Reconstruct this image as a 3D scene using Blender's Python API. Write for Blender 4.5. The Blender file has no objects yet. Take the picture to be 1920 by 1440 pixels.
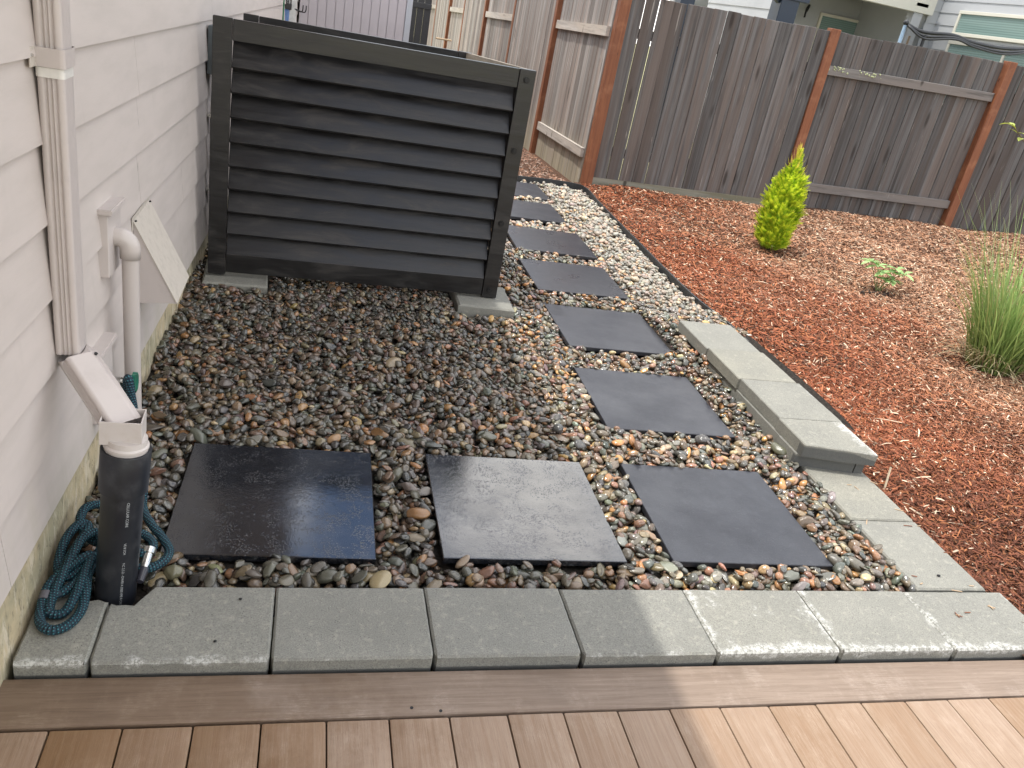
import bpy, bmesh, math, random
import numpy as np
from mathutils import Matrix, Vector, Euler

S = bpy.context.scene
COL = S.collection
rnd = random.Random(7)
rng = np.random.default_rng(7)

# ------------------------------------------------------------------ camera, sky, sun, exposure
cam_d = bpy.data.cameras.new('camera'); cam = bpy.data.objects.new('camera', cam_d); COL.objects.link(cam)
CR = ((0.9639848917374352, -0.19834921918910609, 0.17717425250029212),
      (0.07046533750506781, -0.4518868102921492, -0.8892878875225301),
      (0.2564522659526763, 0.8697447314764598, -0.42163531322302533))
cam.matrix_world = Matrix(((CR[0][0], -CR[1][0], -CR[2][0], 0.41709482),
                           (CR[0][1], -CR[1][1], -CR[2][1], -1.54125969),
                           (CR[0][2], -CR[1][2], -CR[2][2], 1.54072302),
                           (0, 0, 0, 1)))
cam_d.sensor_width = 36; cam_d.lens = 28.662
cam_d.clip_start = 0.05; cam_d.clip_end = 400
S.camera = cam
S.render.resolution_x, S.render.resolution_y = 1024, 768

SUN = Vector((-0.34, 0.03, 1.0)).normalized()
world = bpy.data.worlds.new('World'); S.world = world; world.use_nodes = True
nt = world.node_tree; nt.nodes.clear()
wo = nt.nodes.new('ShaderNodeOutputWorld'); wb = nt.nodes.new('ShaderNodeBackground'); sk = nt.nodes.new('ShaderNodeTexSky')
sk.sky_type = 'NISHITA'; sk.sun_disc = False
sk.sun_elevation = math.asin(SUN.z); sk.sun_rotation = math.atan2(SUN.x, SUN.y)
sk.dust_density = 0.6; sk.ozone_density = 1.6; sk.air_density = 1.0
wb.inputs['Strength'].default_value = 0.15
# broken white cloud all over the sky
tc = nt.nodes.new('ShaderNodeTexCoord'); cl = nt.nodes.new('ShaderNodeTexNoise'); cl.inputs['Scale'].default_value = 3.0; cl.inputs['Detail'].default_value = 7; cl.inputs['Roughness'].default_value = 0.6
mrg = nt.nodes.new('ShaderNodeMapRange'); mrg.interpolation_type = 'SMOOTHSTEP'; mrg.inputs[1].default_value = 0.42; mrg.inputs[2].default_value = 0.57
mxs = nt.nodes.new('ShaderNodeMix'); mxs.data_type = 'RGBA'; mxs.inputs[7].default_value = (15.0, 14.5, 13.8, 1)
cmp_ = nt.nodes.new('ShaderNodeMapping'); cmp_.inputs['Location'].default_value = (3.340869, 6.455798, 18.534206)
nt.links.new(tc.outputs['Generated'], cmp_.inputs[0]); nt.links.new(cmp_.outputs[0], cl.inputs['Vector']); nt.links.new(cl.outputs[0], mrg.inputs[0]); nt.links.new(mrg.outputs[0], mxs.inputs[0])
nt.links.new(sk.outputs[0], mxs.inputs[6]); nt.links.new(mxs.outputs[2], wb.inputs[0]); nt.links.new(wb.outputs[0], wo.inputs[0])
sd = bpy.data.lights.new('sun', 'SUN'); sd.energy = 2.4; sd.angle = math.radians(0.9); sd.color = (1.0, 0.96, 0.89)
sun = bpy.data.objects.new('sun', sd); COL.objects.link(sun)
sun.rotation_euler = SUN.to_track_quat('Z', 'Y').to_euler()
sun.location = (-3, 0, 9)
S.view_settings.view_transform = 'Standard'; S.view_settings.look = 'None'
S.view_settings.gamma = 1.0; S.view_settings.use_curve_mapping = False
S.view_settings.exposure = 0.72

# ------------------------------------------------------------------ material helpers
class N:
    """small wrapper that makes node code short"""
    def __init__(s, name, rough=0.6, spec=0.5):
        s.m = bpy.data.materials.new(name); s.m.use_nodes = True
        s.t = s.m.node_tree; s.b = s.t.nodes['Principled BSDF']
        s.b.inputs['Roughness'].default_value = rough
        s.b.inputs['Specular IOR Level'].default_value = spec
    def n(s, k, **kw):
        x = s.t.nodes.new('ShaderNode' + k)
        for a, v in kw.items(): setattr(x, a, v)
        return x
    def set(s, sock, v):
        if hasattr(v, 'is_output') or isinstance(v, bpy.types.NodeSocket): s.t.links.new(v, sock)
        elif isinstance(v, (tuple, list)) and len(v) == 3 and sock.type == 'RGBA': sock.default_value = (*v, 1)
        else: sock.default_value = v
    def obj(s): return s.n('TexCoord').outputs['Object']
    def rand(s): return s.n('ObjectInfo').outputs['Random']
    def ocol(s): return s.n('ObjectInfo').outputs['Color']
    def attr(s, a): return s.n('Attribute', attribute_name=a)
    def mp(s, v, scale=(1, 1, 1), loc=None, rot=(0, 0, 0)):
        x = s.n('Mapping'); s.set(x.inputs[0], v); x.inputs['Scale'].default_value = scale; x.inputs['Rotation'].default_value = rot
        if loc is not None: s.set(x.inputs['Location'], loc)
        return x.outputs[0]
    def offs(s, k=37.0):
        """per object shift, so that alike pieces do not share one pattern"""
        c = s.n('CombineXYZ'); r = s.rand()
        s.set(c.inputs[0], s.ma('MULTIPLY', r, k)); s.set(c.inputs[1], s.ma('MULTIPLY', r, k * 2.3)); s.set(c.inputs[2], s.ma('MULTIPLY', r, k * 1.7))
        return c.outputs[0]
    def noise(s, v, scale, det=4, rough=0.55, dist=0.0, out=0):
        x = s.n('TexNoise'); s.set(x.inputs['Vector'], v); x.inputs['Scale'].default_value = scale
        x.inputs['Detail'].default_value = det; x.inputs['Roughness'].default_value = rough; x.inputs['Distortion'].default_value = dist
        return x.outputs[out]
    def vor(s, v, scale, feat='F1', out='Distance', rnd_=1.0):
        x = s.n('TexVoronoi', feature=feat); s.set(x.inputs['Vector'], v); x.inputs['Scale'].default_value = scale
        x.inputs['Randomness'].default_value = rnd_
        return x.outputs[out]
    def ma(s, op, a, b=0.0, c=0.0, clamp=False):
        x = s.n('Math', operation=op, use_clamp=clamp); s.set(x.inputs[0], a); s.set(x.inputs[1], b); s.set(x.inputs[2], c)
        return x.outputs[0]
    def mr(s, v, a, b, c=0.0, d=1.0, smooth=True):
        x = s.n('MapRange'); x.interpolation_type = 'SMOOTHSTEP' if smooth else 'LINEAR'
        s.set(x.inputs[0], v)
        for i, q in zip((1, 2, 3, 4), (a, b, c, d)): s.set(x.inputs[i], q)
        return x.outputs[0]
    def mix(s, f, a, b, mode='MIX'):
        x = s.n('Mix', data_type='RGBA', blend_type=mode); s.set(x.inputs['Factor'], f)
        s.set(x.inputs[6], a); s.set(x.inputs[7], b); return x.outputs[2]
    def ramp(s, f, stops):
        x = s.n('ValToRGB'); s.set(x.inputs[0], f); e = x.color_ramp.elements
        while len(e) < len(stops): e.new(0.5)
        for q, (p, c) in zip(e, stops): q.position = p; q.color = (*c, 1)
        return x.outputs[0]
    def sep(s, v):
        x = s.n('SeparateXYZ'); s.set(x.inputs[0], v); return x.outputs
    def bump(s, h, strength=0.4, dist=0.002, prev=None):
        x = s.n('Bump'); s.set(x.inputs['Height'], h); x.inputs['Strength'].default_value = strength; x.inputs['Distance'].default_value = dist
        if prev is not None: s.set(x.inputs['Normal'], prev)
        return x.outputs[0]
    def done(s, color=None, rough=None, normal=None, **kw):
        if color is not None: s.set(s.b.inputs['Base Color'], color)
        if rough is not None: s.set(s.b.inputs['Roughness'], rough)
        if normal is not None: s.set(s.b.inputs['Normal'], normal)
        for k, v in kw.items(): s.set(s.b.inputs[k.replace('_', ' ')], v)
        return s.m

def m_siding():
    a = N('painted_siding', 0.55, 0.35); v = a.obj()
    st = a.noise(a.mp(v, (1.2, 1.2, 7)), 3.0, 5)
    dirt = a.noise(a.mp(v, (6, 6, 1.5)), 2.2, 6, 0.65)
    c = a.mix(a.mr(st, 0.35, 0.7), (0.54, 0.484, 0.452), (0.50, 0.450, 0.418))
    c = a.mix(a.mr(dirt, 0.55, 0.85, 0, 0.35), c, (0.40, 0.365, 0.33))
    sp = a.mr(a.vor(v, 55), 0.0, 0.055, 1, 0)
    sp = a.ma('MULTIPLY', sp, a.mr(a.noise(v, 3.3), 0.58, 0.64))
    c = a.mix(a.ma('MULTIPLY', sp, 0.5), c, (0.2, 0.18, 0.16))
    low = a.mr(a.sep(v)[2], 0.05, 0.42, 1, 0)
    c = a.mix(a.ma('MULTIPLY', low, a.mr(dirt, 0.4, 0.65, 0, .4)), c, (0.36, 0.35, 0.25))
    # the short streaks that run down from an old joint
    s3 = a.sep(v)
    st = a.ma('MULTIPLY', a.mr(a.ma('ABSOLUTE', a.ma('SUBTRACT', s3[1], 1.36)), 0.004, 0.02, 1, 0), a.mr(a.noise(a.mp(v, (60, 60, 14)), 1.0, 4), 0.56, 0.66))
    st = a.ma('MULTIPLY', st, a.mr(s3[2], 0.6, 0.7)); st = a.ma('MULTIPLY', st, a.mr(s3[2], 0.98, 1.1, 1, 0))
    c = a.mix(a.ma('MULTIPLY', st, 0.8), c, (0.1, 0.09, 0.08))
    g = a.noise(a.mp(v, (8, 8, 60)), 4, 4)
    return a.done(c, 0.5, a.bump(g, 0.12, 0.002))
def m_paint(name, col, rough=0.4, dirt=0.25, scale=9, dcol=None):
    a = N(name, rough); v = a.obj()
    d = a.noise(v, scale, 6, 0.65)
    dc = dcol or tuple(q * 0.55 for q in col)
    c = a.mix(a.mr(d, 0.45, 0.8, 0, dirt), col, dc)
    sp = a.ma('MULTIPLY', a.mr(a.vor(v, 130), 0.0, 0.12, 1, 0), a.mr(a.noise(v, 12), 0.55, 0.62))
    c = a.mix(a.ma('MULTIPLY', sp, 0.6), c, tuple(q * 0.35 for q in col))
    return a.done(c, a.mr(d, 0.3, 0.7, rough - 0.08, rough + 0.12), a.bump(a.noise(v, 180, 3), 0.05, 0.001))
def m_flat(name, col, rough=0.5, metal=0.0, bump=0.0):
    a = N(name, rough); a.b.inputs['Metallic'].default_value = metal
    v = a.obj(); n_ = a.noise(v, 40, 4)
    c = a.mix(a.mr(n_, 0.35, 0.7, 0, 0.3), col, tuple(q * 0.6 for q in col))
    return a.done(c, None, a.bump(n_, bump, 0.001) if bump else None)
def m_foundation():
    a = N('stained_foundation_concrete', 0.85); v = a.obj()
    big = a.noise(a.mp(v, (1, 3, 6)), 1.3, 6, 0.6)
    st = a.noise(a.mp(v, (4, 9, 2.2)), 3.0, 7, 0.7, 0.6)
    c = a.mix(a.mr(big, 0.35, 0.65), (0.50, 0.41, 0.26), (0.33, 0.30, 0.20))
    c = a.mix(a.mr(st, 0.48, 0.66, 0, 0.8), c, (0.60, 0.54, 0.42))
    c = a.mix(a.mr(a.noise(a.mp(v, (6, 12, 5)), 3, 7, 0.75), 0.50, 0.66, 0, 0.8), c, (0.15, 0.135, 0.09))
    pit = a.ma('MULTIPLY', a.mr(a.vor(v, 42), 0.02, 0.13, 1, 0), a.mr(a.noise(v, 8), 0.55, 0.6))
    c = a.mix(pit, c, (0.05, 0.045, 0.035))
    h = a.ma('SUBTRACT', a.noise(v, 22, 8, 0.65), pit)
    return a.done(c, 0.85, a.bump(h, 0.6, 0.006))
def m_concrete(name='paver_concrete', base=(0.252, 0.252, 0.228), warm=(0.292, 0.283, 0.236)):
    """object colour: r = amount of white bloom, g = warm shift, b = large scale darkness"""
    a = N(name, 0.9, 0.3); v0 = a.obj(); v = a.mp(v0, loc=a.offs())
    oc = a.sep(a.ocol()); at = a.attr('edge')
    fine = a.noise(v, 260, 3, 0.7); mid = a.noise(v, 45, 5, 0.7); big = a.noise(v, 5, 4, 0.6)
    c = a.mix(oc[1], base, warm)
    c = a.mix(a.mr(big, 0.35, 0.7, 0, 0.5), c, tuple(q * 0.78 for q in base))
    c = a.mix(a.mr(fine, 0.35, 0.7, 0, 0.62), c, tuple(q * 0.42 for q in base), 'MIX')
    c = a.mix(a.mr(mid, 0.52, 0.72, 0, 0.4), c, tuple(min(1, q * 1.35) for q in warm))
    pit = a.ma('MULTIPLY', a.mr(a.vor(v, 150, rnd_=1.0), 0.10, 0.30, 1, 0), a.mr(a.noise(v, 60, 4, 0.7), 0.50, 0.60))
    c = a.mix(a.ma('MULTIPLY', pit, 0.8), c, (0.075, 0.075, 0.068))
    gl = a.ma('MULTIPLY', a.mr(a.vor(v, 120), 0.05, 0.2, 1, 0), a.mr(a.noise(v, 50, 3), 0.56, 0.64))
    c = a.mix(a.ma('MULTIPLY', gl, 0.5), c, (0.52, 0.52, 0.48))
    c = a.mix(a.mr(at.outputs['Fac'], -0.02, -0.22, 0, 0.8), c, (0.075, 0.078, 0.078))  # front faces darkened: shade beside the deck and on block ends put into colour
    e = at.outputs['Fac']
    bl = a.ma('ADD', a.ma('MULTIPLY', e, 0.34), a.ma('MULTIPLY', a.ma('SUBTRACT', a.noise(v, 14, 6, 0.72), 0.5), 0.95))
    bl = a.ma('ADD', bl, a.ma('MULTIPLY', a.ma('SUBTRACT', oc[0], 0.5), 0.5))
    blm = a.mr(bl, 0.24, 0.42)
    blm = a.ma('MULTIPLY', blm, a.mr(a.noise(v, 85, 5, 0.85), 0.40, 0.60))
    c = a.mix(a.ma('MULTIPLY', blm, 0.8), c, (0.56, 0.565, 0.54))
    h = a.ma('SUBTRACT', a.ma('ADD', a.ma('MULTIPLY', fine, 0.6), a.ma('MULTIPLY', mid, 0.6)), pit)
    return a.done(c, 0.9, a.bump(h, 0.55, 0.0022))
def m_slab():
    """object colour: r = standing water, g = damp haze"""
    a = N('wet_black_slab', 0.3, 1.0); v0 = a.obj(); v = a.mp(v0, loc=a.offs())
    oc = a.sep(a.ocol()); wet = oc[0]
    a.b.inputs['IOR'].default_value = 1.62
    sp1 = a.mr(a.noise(v, 330, 3, 0.75), 0.56, 0.72); sp2 = a.mr(a.vor(v, 150), 0.03, 0.12, 1, 0)
    big = a.noise(v, 4.2, 5, 0.6)
    c = a.mix(a.mr(big, 0.3, 0.7), (0.009, 0.010, 0.013), (0.018, 0.020, 0.025))
    c = a.mix(oc[1], c, (0.026, 0.028, 0.036))
    c = a.mix(a.ma('MULTIPLY', a.ma('MULTIPLY', sp1, oc[1]), 0.8), c, (0.125, 0.13, 0.148))
    c = a.mix(a.ma('MULTIPLY', a.mr(a.noise(v, 26, 6, 0.8), 0.5, 0.7), 0.28), c, (0.065, 0.069, 0.080))
    c = a.mix(a.ma('MULTIPLY', a.ma('MULTIPLY', sp2, a.mr(a.noise(v, 9, 4), 0.5, 0.62)), 0.5), c, (0.34, 0.34, 0.33))
    # rain film: thick where the low frequency noise is high
    film = a.ma('ADD', wet, a.ma('MULTIPLY', a.ma('SUBTRACT', big, 0.5), 0.7), clamp=True)
    a.set(a.b.inputs['Specular IOR Level'], a.mr(film, 0, 1, 0.30, 1.0, False))
    r = a.ma('SUBTRACT', 0.42, a.ma('MULTIPLY', film, 0.395))
    r = a.ma('ADD', r, a.ma('MULTIPLY', a.ma('MULTIPLY', sp1, a.ma('SUBTRACT', 1.0, film)), 0.14), clamp=True)
    rip = a.noise(a.mp(v, (1, 1.5, 1)), 55, 5, 0.7, 0.4)
    grit = a.ma('MULTIPLY', a.noise(v, 240, 3, 0.7), a.ma('SUBTRACT', 1.0, a.ma('MULTIPLY', film, 0.9)))
    n1 = a.bump(a.ma('MULTIPLY', rip, a.ma('MULTIPLY', a.mr(a.noise(v, 6, 3), 0.35, 0.65, 0.25, 1.0), a.mr(film, 0.6, 1.0, 1.0, 0.55))), 0.42, 0.0014)
    drop = a.ma('MULTIPLY', a.mr(a.vor(v, 170), 0.05, 0.40, 1, 0), a.mr(a.noise(v, 14, 4, 0.7), 0.46, 0.60))
    n1 = a.bump(drop, 0.5, 0.0012, n1); n2 = a.bump(grit, 0.4, 0.0012, n1)
    return a.done(c, r, n2)
def m_deck(name, A, B, sc, light):
    a = N(name, 0.62, 0.3); v0 = a.obj(); v = a.mp(v0, sc, a.offs())
    gr = a.noise(v, 1.0, 6, 0.7, 0.4); fine = a.noise(v, 4.5, 4, 0.8)
    c = a.mix(a.mr(gr, 0.3, 0.72), A, B)
    c = a.mix(a.mr(fine, 0.5, 0.75, 0, 0.5), c, tuple(q * 0.6 for q in A))
    w = a.noise(a.mp(v0, (1.6, 1, 1), loc=a.offs(11)), 7, 7, 0.7)
    w = a.ma('MULTIPLY', a.mr(w, 0.47, 0.68), a.mr(a.noise(a.mp(v, (1.6, 1.6, 1.6)), 6.0, 5, 0.85), 0.45, 0.62))
    c = a.mix(a.ma('MULTIPLY', w, 0.75), c, light)
    c = a.mix(a.mr(a.noise(v0, 2.2, 4), 0.5, 0.72, 0, 0.35), c, tuple(q * 0.62 for q in A))
    sc_ = a.mr(a.noise(a.mp(v0, (260, 30, 1), rot=(0, 0, 0.6)), 1.0, 2, 0.6), 0.70, 0.76)
    c = a.mix(a.ma('MULTIPLY', sc_, 0.0), c, light)
    fk = a.mr(a.noise(a.mp(v, (1.3, 1.3, 1.3)), 3.2, 4, 0.8, 0.3), 0.60, 0.68)
    c = a.mix(a.ma('MULTIPLY', fk, 0.35), c, tuple(q * 0.5 for q in A))
    px_ = a.sep(a.n('NewGeometry').outputs['Position'])[0]      # boards still damp from rain near the house
    wet = a.mr(a.ma('ADD', px_, a.ma('MULTIPLY', a.ma('SUBTRACT', a.noise(a.mp(v0, loc=a.offs(3)), 6, 6, 0.75), 0.5), 2.6)), 0.15, 0.95, 1, 0)
    c = a.mix(a.ma('MULTIPLY', wet, 0.8), c, a.mix(1.0, c, (0.74, 0.66, 0.55), 'MULTIPLY'))
    hue = a.n('HueSaturation'); a.set(hue.inputs['Color'], c); a.set(hue.inputs['Value'], a.mr(a.rand(), 0, 1, 0.88, 1.12, False)); a.set(hue.inputs['Saturation'], a.mr(a.rand(), 0, 1, 1.12, 0.85, False))
    h = a.ma('ADD', gr, a.ma('MULTIPLY', fine, 0.7))
    return a.done(hue.outputs[0], a.mr(wet, 0, 1, 0.62, 0.42), a.bump(h, 0.45, 0.0016))
def m_fence(name='weathered_cedar', A=(0.20, 0.175, 0.16), B=(0.31, 0.29, 0.275), warm=(0.21, 0.145, 0.115), low=(0.34, 0.30, 0.21), axis=2, lowamt=0.0, streak=0.5):
    a = N(name, 0.85, 0.2); v0 = a.obj()
    sc = [26.0, 26.0, 26.0]; sc[axis] = 1.3
    v = a.mp(v0, tuple(sc), a.offs(19))
    sc2 = [9.0, 9.0, 9.0]; sc2[axis] = 0.7
    v2 = a.mp(v0, tuple(sc2), a.offs(7))
    gr = a.noise(v, 1.0, 6, 0.72, 0.35); big = a.noise(v2, 1.0, 5, 0.6, 0.5)
    c = a.mix(a.mr(gr, 0.32, 0.68), A, B)
    c = a.mix(a.mr(big, 0.42, 0.62, 0, 0.75), c, warm)
    c = a.mix(a.mr(a.noise(v2, 2.3, 5, 0.6), 0.52, 0.7, 0, 0.55), c, tuple(q * 0.45 for q in A))
    hue = a.n('HueSaturation'); a.set(hue.inputs['Color'], c); a.set(hue.inputs['Value'], a.mr(a.rand(), 0, 1, 0.70, 1.32, False))
    c = hue.outputs[0]
    sk_ = a.mr(a.noise(a.mp(v0, (60, 60, 5), a.offs(3)), 1.0, 3, 0.6, 0.3), 0.66, 0.74)
    c = a.mix(a.ma('MULTIPLY', sk_, streak), c, (0.62, 0.58, 0.53))
    kn = a.vor(a.mp(v0, (6.5, 6.5, 2.6), a.offs(5)), 1.0)
    km = a.mr(kn, 0.06, 0.19, 1, 0)
    c = a.mix(a.ma('MULTIPLY', km, 0.8), c, (0.035, 0.028, 0.024))
    if lowamt:
        z = a.sep(v0)[2]
        c = a.mix(a.ma('MULTIPLY', a.mr(z, 0.0, 0.38, 1, 0), a.mr(a.noise(v2, 3.0, 3), 0.3, 0.6, 0.2, lowamt)), c, low)
    h = a.ma('SUBTRACT', gr, a.ma('MULTIPLY', km, 0.5))
    return a.done(c, 0.85, a.bump(h, 0.5, 0.003))
def m_post():
    a = N('stained_cedar_post', 0.6, 0.3); v0 = a.obj()
    g = a.noise(a.mp(v0, (45, 45, 2.2), a.offs(9)), 1.0, 6, 0.7, 0.5)
    c = a.mix(a.mr(g, 0.32, 0.7), (0.235, 0.088, 0.040), (0.15, 0.054, 0.028))
    c = a.mix(a.mr(a.noise(v0, 6, 5), 0.5, 0.75, 0, 0.5), c, (0.36, 0.17, 0.09))
    c = a.mix(a.mr(a.vor(a.mp(v0, (9, 9, 3), a.offs(2)), 1.0), 0.04, 0.1, 1, 0), c, (0.05, 0.02, 0.015))
    return a.done(c, 0.6, a.bump(g, 0.35, 0.003))
def m_black():
    a = N('black_stained_wood', 0.42, 0.5); v0 = a.obj()
    g = a.noise(a.mp(v0, (3.2, 60, 60), a.offs(9)), 1.0, 6, 0.7, 0.6)
    cl = a.noise(a.mp(v0, (2.2, 5, 9), a.offs(4)), 1.6, 6, 0.68, 0.8)
    c = a.mix(a.mr(g, 0.35, 0.7), (0.0055, 0.0052, 0.0058), (0.012, 0.011, 0.0112))
    c = a.mix(a.mr(cl, 0.50, 0.72, 0, 0.7), c, (0.036, 0.031, 0.028))
    dst = a.ma('MULTIPLY', a.mr(a.vor(v0, 150), 0.05, 0.2, 1, 0), a.mr(a.noise(v0, 11, 5), 0.5, 0.62))
    c = a.mix(a.ma('MULTIPLY', dst, 0.35), c, (0.006, 0.006, 0.007))
    kn = a.vor(a.mp(v0, (3.0, 6, 11), a.offs(6)), 1.0)
    c = a.mix(a.ma('MULTIPLY', a.mr(kn, 0.05, 0.13, 1, 0), 0.8), c, (0.008, 0.008, 0.009))
    r = a.mr(cl, 0.35, 0.7, 0.28, 0.52)
    return a.done(c, r, a.bump(a.ma('ADD', g, a.ma('MULTIPLY', kn, 0.2)), 0.3, 0.002))
def m_pebble(attr):
    a = N('pebble' + ('_mass' if attr else ''), 0.3, 0.7); v0 = a.obj()
    if attr:
        col = a.attr('pcol').outputs['Color']; dry = a.attr('pdry').outputs['Fac']; v = a.mp(v0, (1, 1, 1))
    else:
        col = a.ocol(); dry = a.n('ObjectInfo').outputs['Alpha']; v = a.mp(v0, loc=a.offs(50))
    n1 = a.noise(v, 95, 5, 0.65, 0.6); n2 = a.noise(v, 400, 3, 0.7)
    vein = a.mr(a.ma('ABSOLUTE', a.ma('SUBTRACT', a.noise(v, 60, 3, 0.5, 1.0), 0.5)), 0.0, 0.012, 1, 0)
    hue = a.n('HueSaturation'); a.set(hue.inputs['Color'], col); a.set(hue.inputs['Value'], a.mr(n1, 0.3, 0.7, 0.62, 1.4, False))
    c = hue.outputs[0]
    c = a.mix(a.ma('MULTIPLY', a.mr(n2, 0.5, 0.7), 0.22), c, (0.30, 0.27, 0.23))
    c = a.mix(a.ma('MULTIPLY', vein, 0.13), c, (0.45, 0.42, 0.36))
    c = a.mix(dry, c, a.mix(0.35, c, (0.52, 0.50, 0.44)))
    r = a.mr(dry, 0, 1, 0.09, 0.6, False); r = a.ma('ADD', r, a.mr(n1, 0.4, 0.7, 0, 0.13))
    return a.done(c, r, a.bump(a.ma('ADD', n1, a.ma('MULTIPLY', n2, 0.5)), 0.22, 0.002))
def m_soil(name, A, B):
    a = N(name, 0.95, 0.1); v = a.obj(); n_ = a.noise(v, 60, 6, 0.7)
    return a.done(a.mix(a.mr(n_, 0.35, 0.7), A, B), 0.95, a.bump(n_, 0.8, 0.01))
def m_attr(name, rough=0.8, spec=0.3, trans=0.0, at='pcol'):
    a = N(name, rough, spec); c = a.attr(at).outputs['Color']
    if trans:
        t = a.n('BsdfTranslucent'); a.set(t.inputs[0], c); mx = a.n('MixShader'); mx.inputs[0].default_value = trans
        out = a.t.nodes['Material Output']
        a.t.links.new(a.b.outputs[0], mx.inputs[1]); a.t.links.new(t.outputs[0], mx.inputs[2]); a.t.links.new(mx.outputs[0], out.inputs[0])
    return a.done(c)
def m_hose():
    a = N('woven_hose_jacket', 0.7, 0.35); uv = a.n('UVMap').outputs[0]; u = a.sep(uv)   # u: metres along, v: turns round
    ring = a.ma('SINE', a.ma('MULTIPLY', u[0], 2 * math.pi / 0.0075))
    dotu = a.ma('SINE', a.ma('MULTIPLY', u[0], 2 * math.pi / 0.0075 * 1.0))
    row = a.ma('SINE', a.ma('MULTIPLY', a.ma('ADD', u[1], a.ma('MULTIPLY', u[0], 3.0)), 2 * math.pi * 9))
    d = a.ma('MULTIPLY', a.mr(dotu, 0.25, 0.75), a.mr(row, 0.15, 0.7))
    c = a.mix(d, a.mix(a.mr(a.noise(uv, 30), 0.4, 0.6), (0.007, 0.018, 0.032), (0.011, 0.034, 0.050)), (0.038, 0.17, 0.20))
    h = a.ma('ADD', ring, a.ma('MULTIPLY', row, 0.3))
    return a.done(c, 0.6, a.bump(h, 0.8, 0.0015))
def m_glass(name, col):
    a = N(name, 0.06, 0.6); v = a.obj()
    sl = a.ma('SINE', a.ma('MULTIPLY', a.sep(v)[2], 2 * math.pi / 0.034))
    return a.done(a.mix(a.mr(sl, -0.2, 0.4), col, tuple(q * 0.78 for q in col)), 0.08)
def m_net():
    a = N('safety_net', 0.8); t = a.n('BsdfTransparent'); mx = a.n('MixShader'); mx.inputs[0].default_value = 0.42
    out = a.t.nodes['Material Output']
    a.t.links.new(t.outputs[0], mx.inputs[1]); a.t.links.new(a.b.outputs[0], mx.inputs[2]); a.t.links.new(mx.outputs[0], out.inputs[0])
    return a.done((0.03, 0.035, 0.04))

MSID = m_siding(); MTRIM = m_paint('painted_trim', (0.51, 0.46, 0.435), 0.45, 0.15)
MDOWN = m_paint('painted_downspout', (0.49, 0.44, 0.418), 0.38, 0.2, 14)
MHOOD = m_paint('speckled_vent_paint', (0.50, 0.455, 0.40), 0.5, 0.35, 30)
MPVC = m_paint('painted_conduit', (0.48, 0.435, 0.41), 0.35, 0.12)
MADAPT = m_paint('white_plastic_adapter', (0.53, 0.49, 0.465), 0.4, 0.3, 25, (0.36, 0.28, 0.2))
MABS = m_paint('black_drain_plastic', (0.011, 0.013, 0.018), 0.38, 0.5, 16, (0.07, 0.072, 0.078))
MFOUND = m_foundation(); MCON = m_concrete(); MSLAB = m_slab()
MBORD = m_deck('deck_border_composite', (0.170, 0.120, 0.086), (0.232, 0.172, 0.128), (3, 90, 90), (0.36, 0.295, 0.24))
MDECK = m_deck('deck_board_composite', (0.255, 0.167, 0.108), (0.315, 0.228, 0.163), (90, 3, 90), (0.43, 0.34, 0.265))
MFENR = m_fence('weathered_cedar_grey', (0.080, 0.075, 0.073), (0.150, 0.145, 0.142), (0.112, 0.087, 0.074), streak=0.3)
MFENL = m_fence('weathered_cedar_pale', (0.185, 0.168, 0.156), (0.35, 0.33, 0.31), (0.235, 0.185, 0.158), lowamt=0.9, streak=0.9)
MRAILX = m_fence('weathered_rail', (0.17, 0.157, 0.147), (0.27, 0.255, 0.242), (0.24, 0.21, 0.19), axis=0, streak=0.2)
MRAILY = m_fence('weathered_rail_pale', (0.27, 0.245, 0.22), (0.40, 0.37, 0.335), (0.36, 0.31, 0.26), axis=1, streak=0.2)
MKICK = m_fence('treated_kickboard', (0.20, 0.19, 0.155), (0.27, 0.26, 0.21), (0.15, 0.14, 0.09), axis=0, streak=0.1)
MPOST = m_post(); MBLK = m_black()
MPEB = m_pebble(True); MPEB1 = m_pebble(False)
MBASE = m_soil('dark_wet_grit', (0.018, 0.016, 0.014), (0.045, 0.038, 0.032))
MSOIL = m_soil('dark_soil', (0.07, 0.04, 0.028), (0.14, 0.08, 0.055))
MYARD = m_soil('dry_grass_yard', (0.30, 0.29, 0.15), (0.42, 0.39, 0.24))
MMULCH = m_attr('shredded_bark', 0.8, 0.25)
MEDGE = m_flat('black_plastic_edging', (0.03, 0.032, 0.034), 0.5, bump=0.1)
MMETAL = m_flat('chrome', (0.62, 0.62, 0.60), 0.25, 1.0); MSTEEL = m_flat('dark_bolt_steel', (0.02, 0.02, 0.021), 0.4, 0.6)
MGREEN = m_flat('green_handwheel', (0.012, 0.13, 0.085), 0.3); MHOSE = m_hose()
MTEXT = m_flat('white_print', (0.40, 0.42, 0.43), 0.6)
MTAN = m_flat('raw_wood', (0.42, 0.30, 0.19), 0.8)
MRAWG = m_fence('raw_grey_timber', (0.20, 0.18, 0.155), (0.32, 0.29, 0.25), (0.25, 0.21, 0.17), axis=1, streak=0.1)

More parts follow.
